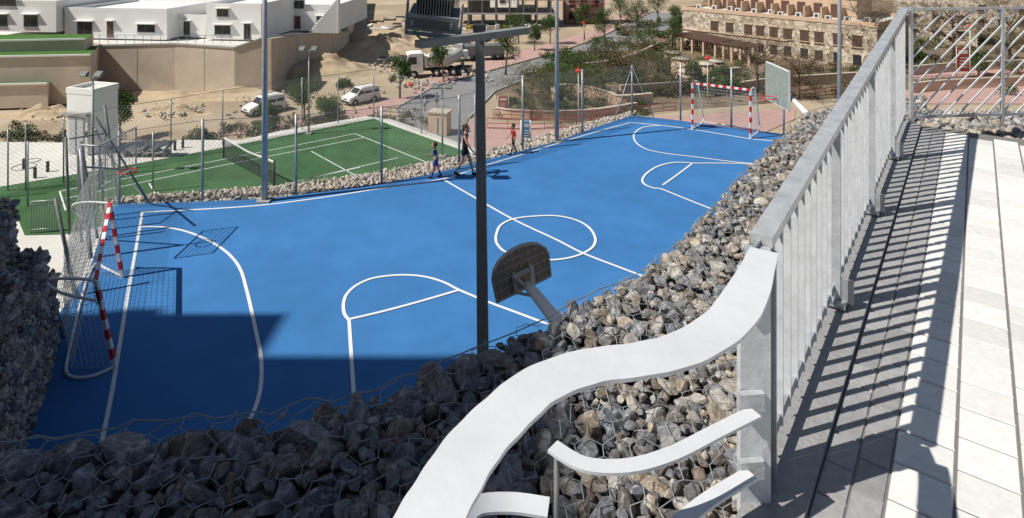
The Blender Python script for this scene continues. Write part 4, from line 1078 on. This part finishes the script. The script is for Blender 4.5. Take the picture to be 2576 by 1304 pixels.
for x in (1797,1835,1882,1912,1946,1981,2023,2060,2107,2156):
    k_=(x-CX)/K; u=(k_*A.y-A.x)/(d.x-k_*d.y)
    fb(u,-.02,4.0,1.3,.2,1.7,'brown'); fb(u,-.12,3.07,1.6,.22,.12,'peach'); fb(u,-.12,4.92,1.6,.16,.12,'peach'); fb(u,-.13,4.0,.06,.04,1.6,'dark')
    for j in range(7): fb(u,-.13,3.3+j*.22,1.15,.03,.03,'bark')
    fb(u,-.02,1.2,1.1,.16,1.5,'glass')
fb(Lf*.45,10,H_+1.75,Lf*.8,7,3.4,'peach'); fb(Lf*.45,10,H_+3.55,Lf*.8+.6,7.6,.2,'pale')
for i in range(9): fb(2.5+i*2.7,6.46,H_+1.3,1.3,.12,2.1,'brown'); fb(3.9+i*2.7,5.3,H_+1.0,.2,2.4,1.8,'peach')
for u,o_,su,so,sz,k in [(5,10,5,4,2.4,'peach'),(15,11,7,5,2.4,'stone'),(25,10,5,5,2.2,'pale')]: 
    fb(u,o_,H_+sz/2+3.6,su,so,sz,k)
for i in range(12):
    u=2+i*2.5; fb(u,2.5+i%3,H_+.5,.9,.5,.75,'boardl'); fb(u,2.23+i%3,H_+.5,.5,.04,.5,'dark')
b.done('stone_apartment_building')
for x0,x1,yb,yt in [(1905,2100,-20,-90),(2240,2500,5,-80),(1700,1880,-30,-90)]:
    house('apartment_block',x0,x1,yb,yt,14,-.3,z=GZ,k='peach',wins=[(.1+.2*i,v,1.3,1.5,'brown') for i in range(5) for v in (2,5)])
house('stone_annex',2270,2440,110,15,14,-.5,z=GZ,k='stone',wins=[(.2+.3*i,v,1.1,1.4,'brown') for i in range(3) for v in (1.8,4.6)])
house('stone_annex',2450,2640,80,-5,14,-.3,z=GZ,k='stone',wins=[(.15+.23*i,v,1.1,1.4,'brown') for i in range(4) for v in (1.8,4.6)])
b=MB()
def pergola(x0,y0,x1,y1,wd,zt):
    a=U(x0,y0,GZ); c=U(x1,y1,GZ); dd=(c-a); L_=dd.length; dd.normalize(); nn_=Vector((-dd.y,dd.x,0)); r=math.atan2(dd.y,dd.x)
    m=int(L_/.36)
    for i in range(m+1): b.box(a+dd*(i*.36)+nn_*wd/2+Vector((0,0,zt)),(.28,wd+.6,.12),'brown',rot=r)
    for o_ in (0,wd):
        b.box(a+dd*L_/2+nn_*o_+Vector((0,0,zt-.18)),(L_,.18,.2),'brown',rot=r)
        for i in range(5): b.box(a+dd*(L_*i/4)+nn_*o_+Vector((0,0,zt/2-.14)),(.35,.35,zt-.28),'peach',rot=r)
pergola(1690,122,1800,150,5,2.6); pergola(1800,150,1885,165,4,2.6)
b.done('pergola')
def pw(name,base,h,th,k='peach',z=GZ,cap=True,sm=True):
    global b
    b=MB(); q=smooth([U(x,y,z) for x,y in base],5) if sm else [U(x,y,z) for x,y in base]
    b.ribbon(q,th,z+h,k,h)
    if cap: b.ribbon(q,th+.15,z+h+.1,'conc',.08)
    b.done(name)
pw('garden_wall',[(1247,290),(1290,297),(1380,300),(1470,297),(1530,290),(1600,278)],.8,.35)
pw('garden_wall',[(1395,262),(1393,245),(1420,238),(1470,243),(1530,258),(1560,268),(1640,262)],1.2,.4)
pw('garden_wall',[(1560,245),(1650,240),(1745,232),(1800,225)],1.4,.4)
pw('garden_wall',[(1700,205),(1740,200),(1800,208),(1860,205)],1.8,.4)
pw('garden_wall',[(1860,235),(1950,222),(2050,215),(2200,205)],1.3,.4)
pw('garden_wall',[(2290,235),(2400,225),(2620,215)],1.2,.4)
pw('garden_wall',[(2290,190),(2400,180),(2620,170)],1.2,.4,'conc')
pw('garden_wall',[(1440,180),(1520,172),(1600,150),(1660,120)],1.0,.35)
b=MB()
for x,y,r,h in [(1712,195,1.3,2.6),(1735,215,1.5,1.8),(1770,205,1.4,2.4),(1690,170,1.2,2.2),(1800,190,1.2,2.0)]:
    q=U(x,y,GZ); b.tube([q,q+Vector((0,0,h))],r,'peach',20); b.tube([q+Vector((0,0,h)),q+Vector((0,0,h+.12))],r+.12,'conc',20)
b.done('garden_planters')
def balus(name,base,h,k='signred',z=GZ,sp=.35,r=.03):
    global b
    b=MB(); q=[U(x,y,z) for x,y in base]
    for a,c in zip(q,q[1:]):
        L_=(c-a).length; m=max(1,int(L_/sp))
        for i in range(m+1): p_=a.lerp(c,i/m); b.tube([p_,p_+Vector((0,0,h))],r,k,4)
        for zz in (h,h*.55,.15): b.tube([a+Vector((0,0,zz)),c+Vector((0,0,zz))],r*1.2,k,4)
    b.done(name)
balus('street_railing',[(1225,325),(1330,328),(1450,322),(1560,305)],1.1,'signred',sp=1.6,r=.035)
balus('street_railing',[(1240,300),(1380,306),(1500,303),(1700,280)],1.0,'signred',sp=1.6,r=.035)
balus('garden_fence',[(1570,236),(1660,232),(1745,224)],1.2,'brown',sp=.3)
balus('garden_fence',[(1985,200),(2090,192),(2200,185)],1.6,'brown',sp=.3)
balus('street_railing',[(1900,262),(2050,245),(2180,232)],1.0,'signred',sp=1.5,r=.035)
balus('street_railing',[(2290,215),(2450,205),(2620,200)],1.0,'signred',sp=1.5,r=.035)
balus('site_fence',[(950,292),(1050,300),(1080,335)],1.0,'brown',sp=1.2,r=.03)
b=MB(); q=U(1106,338,GZ); b.box(q+Vector((0,0,1.1)),(1.9,1.3,2.2),'peach',rot=-.25); b.box(q+Vector((0,0,2.25)),(2.1,1.5,.14),'conc',rot=-.25); b.box(q+Vector((-.1,-.66,1.0)),(.9,.06,1.7),'conc',rot=-.25); b.box(q+Vector((-.12,-.72,1.0)),(.04,.03,1.6),'dark',rot=-.25); b.done('utility_cabinet')
def panel(name,x,y,t,wpx,k,z=GZ):
    global b
    b=MB(); p=U(x,y,z); h=ztop(t,p.y)-z; w_=wpx*p.y/K
    b.box(p+Vector((0,0,h*.6)),(w_,.08,h*.8),k)
    for s_x in (-.5,.5): b.tube([p+Vector((s_x*w_,0,0)),p+Vector((s_x*w_,0,h+.05))],.05,'boardl',5)
    b.box(p+Vector((0,-.045,h*.85)),(w_*.7,.02,h*.12),'boardl')
    for j in range(4): b.box(p+Vector((rs.uniform(-.1,.1)*w_,-.045,h*(.35+.1*j))),(w_*rs.uniform(.4,.7),.02,h*.03),'boardl')
    b.done(name)
panel('information_sign',1266,290,243,26,'signred'); panel('information_sign',2422,195,120,32,'signred')
panel('court_sign',1323,370,306,22,'signblue',z=-.5)
cu=bpy.data.curves.new('lettering','FONT'); cu.body='CADE'; cu.size=.13; cu.extrude=.001; cu.align_x='CENTER'
to=bpy.data.objects.new('lettering',cu); SC.objects.link(to)
# ---------------------------------------------------------------- unseen tower at the left, added and shaped to cast the court shade
b=MB()
bh=25.0
def tower(x0,x1,y0,y1,z1):
    b.box(((x0+x1)/2,(y0+y1)/2,(GZ+z1)/2),(x1-x0,y1-y0,z1-GZ),'concg')
tower(-50,-14.9,-22,5.95,bh)
tower(-50,-24.8,-22+.01,7.35,bh-.02)
tower(-34.2,-32.3,-20,7.55,bh+.5)  # raised roof blocks added to break up the shade edge
tower(-29.4,-28.6,-20,7.2,bh+1.3)
for f in range(11):
    for i in range(8):
        b.box((-48+i*3.0,7.38,-8+f*3),(1.4,.12,1.4),'glass')
        b.box((-14.87,-20+i*3.2,-8+f*3),(.12,1.4,1.4),'glass')
b.done('shade_caster_tower')
T1=P(241,705,11.87); B1=U(290,926)
m_=T1.lerp(B1,.16); up_=(B1-T1).normalized()
b_x=up_; b_n=Vector((0,-1,0)); b_n=(b_n-b_x*b_n.dot(b_x)).normalized(); b_y=b_n.cross(b_x)
mw=Matrix.Translation(m_+b_n*.06-b_y*.04)@Matrix((b_x,b_y,b_n)).transposed().to_4x4()
cu.materials.append(M['black'])
to.parent=lg; to.matrix_parent_inverse=Matrix.Identity(4)
to.matrix_local=Matrix.Translation(-lg.location)@mw
# ---------------------------------------------------------------- light
az=Vector((.955,.30,0)).normalized(); el=math.radians(50)
dirv=Vector((az.x*math.cos(el),az.y*math.cos(el),-math.sin(el)))
sd=bpy.data.lights.new('sun','SUN'); sd.energy=5.0; sd.angle=math.radians(.5); sd.color=(1,.955,.88)
so=bpy.data.objects.new('sun',sd); so.rotation_euler=dirv.to_track_quat('-Z','Y').to_euler(); so.location=(-20,-5,40); SC.objects.link(so)
w=bpy.data.worlds.new('World'); bpy.context.scene.world=w; w.use_nodes=True
nn2=w.node_tree.nodes; bg=nn2['Background']; sky=nn2.new('ShaderNodeTexSky'); sky.sky_type='NISHITA'; sky.sun_disc=False
sky.sun_elevation=el; sky.sun_rotation=math.atan2(-az.x,-az.y)%(2*math.pi)
w.node_tree.links.new(sky.outputs[0],bg.inputs[0]); bg.inputs[1].default_value=.062
# ---------------------------------------------------------------- camera
cd=bpy.data.cameras.new('camera'); co=bpy.data.objects.new('camera',cd); SC.objects.link(co)
co.location=(0,0,CH); co.rotation_euler=(math.pi/2,0,0)
cd.sensor_width=36; cd.lens=36*K/2576; cd.shift_y=-(652-YH)/2576; cd.clip_start=.05; cd.clip_end=6000
bpy.context.scene.camera=co
vs=bpy.context.scene.view_settings; vs.view_transform='Standard'; vs.look='None'; vs.exposure=0
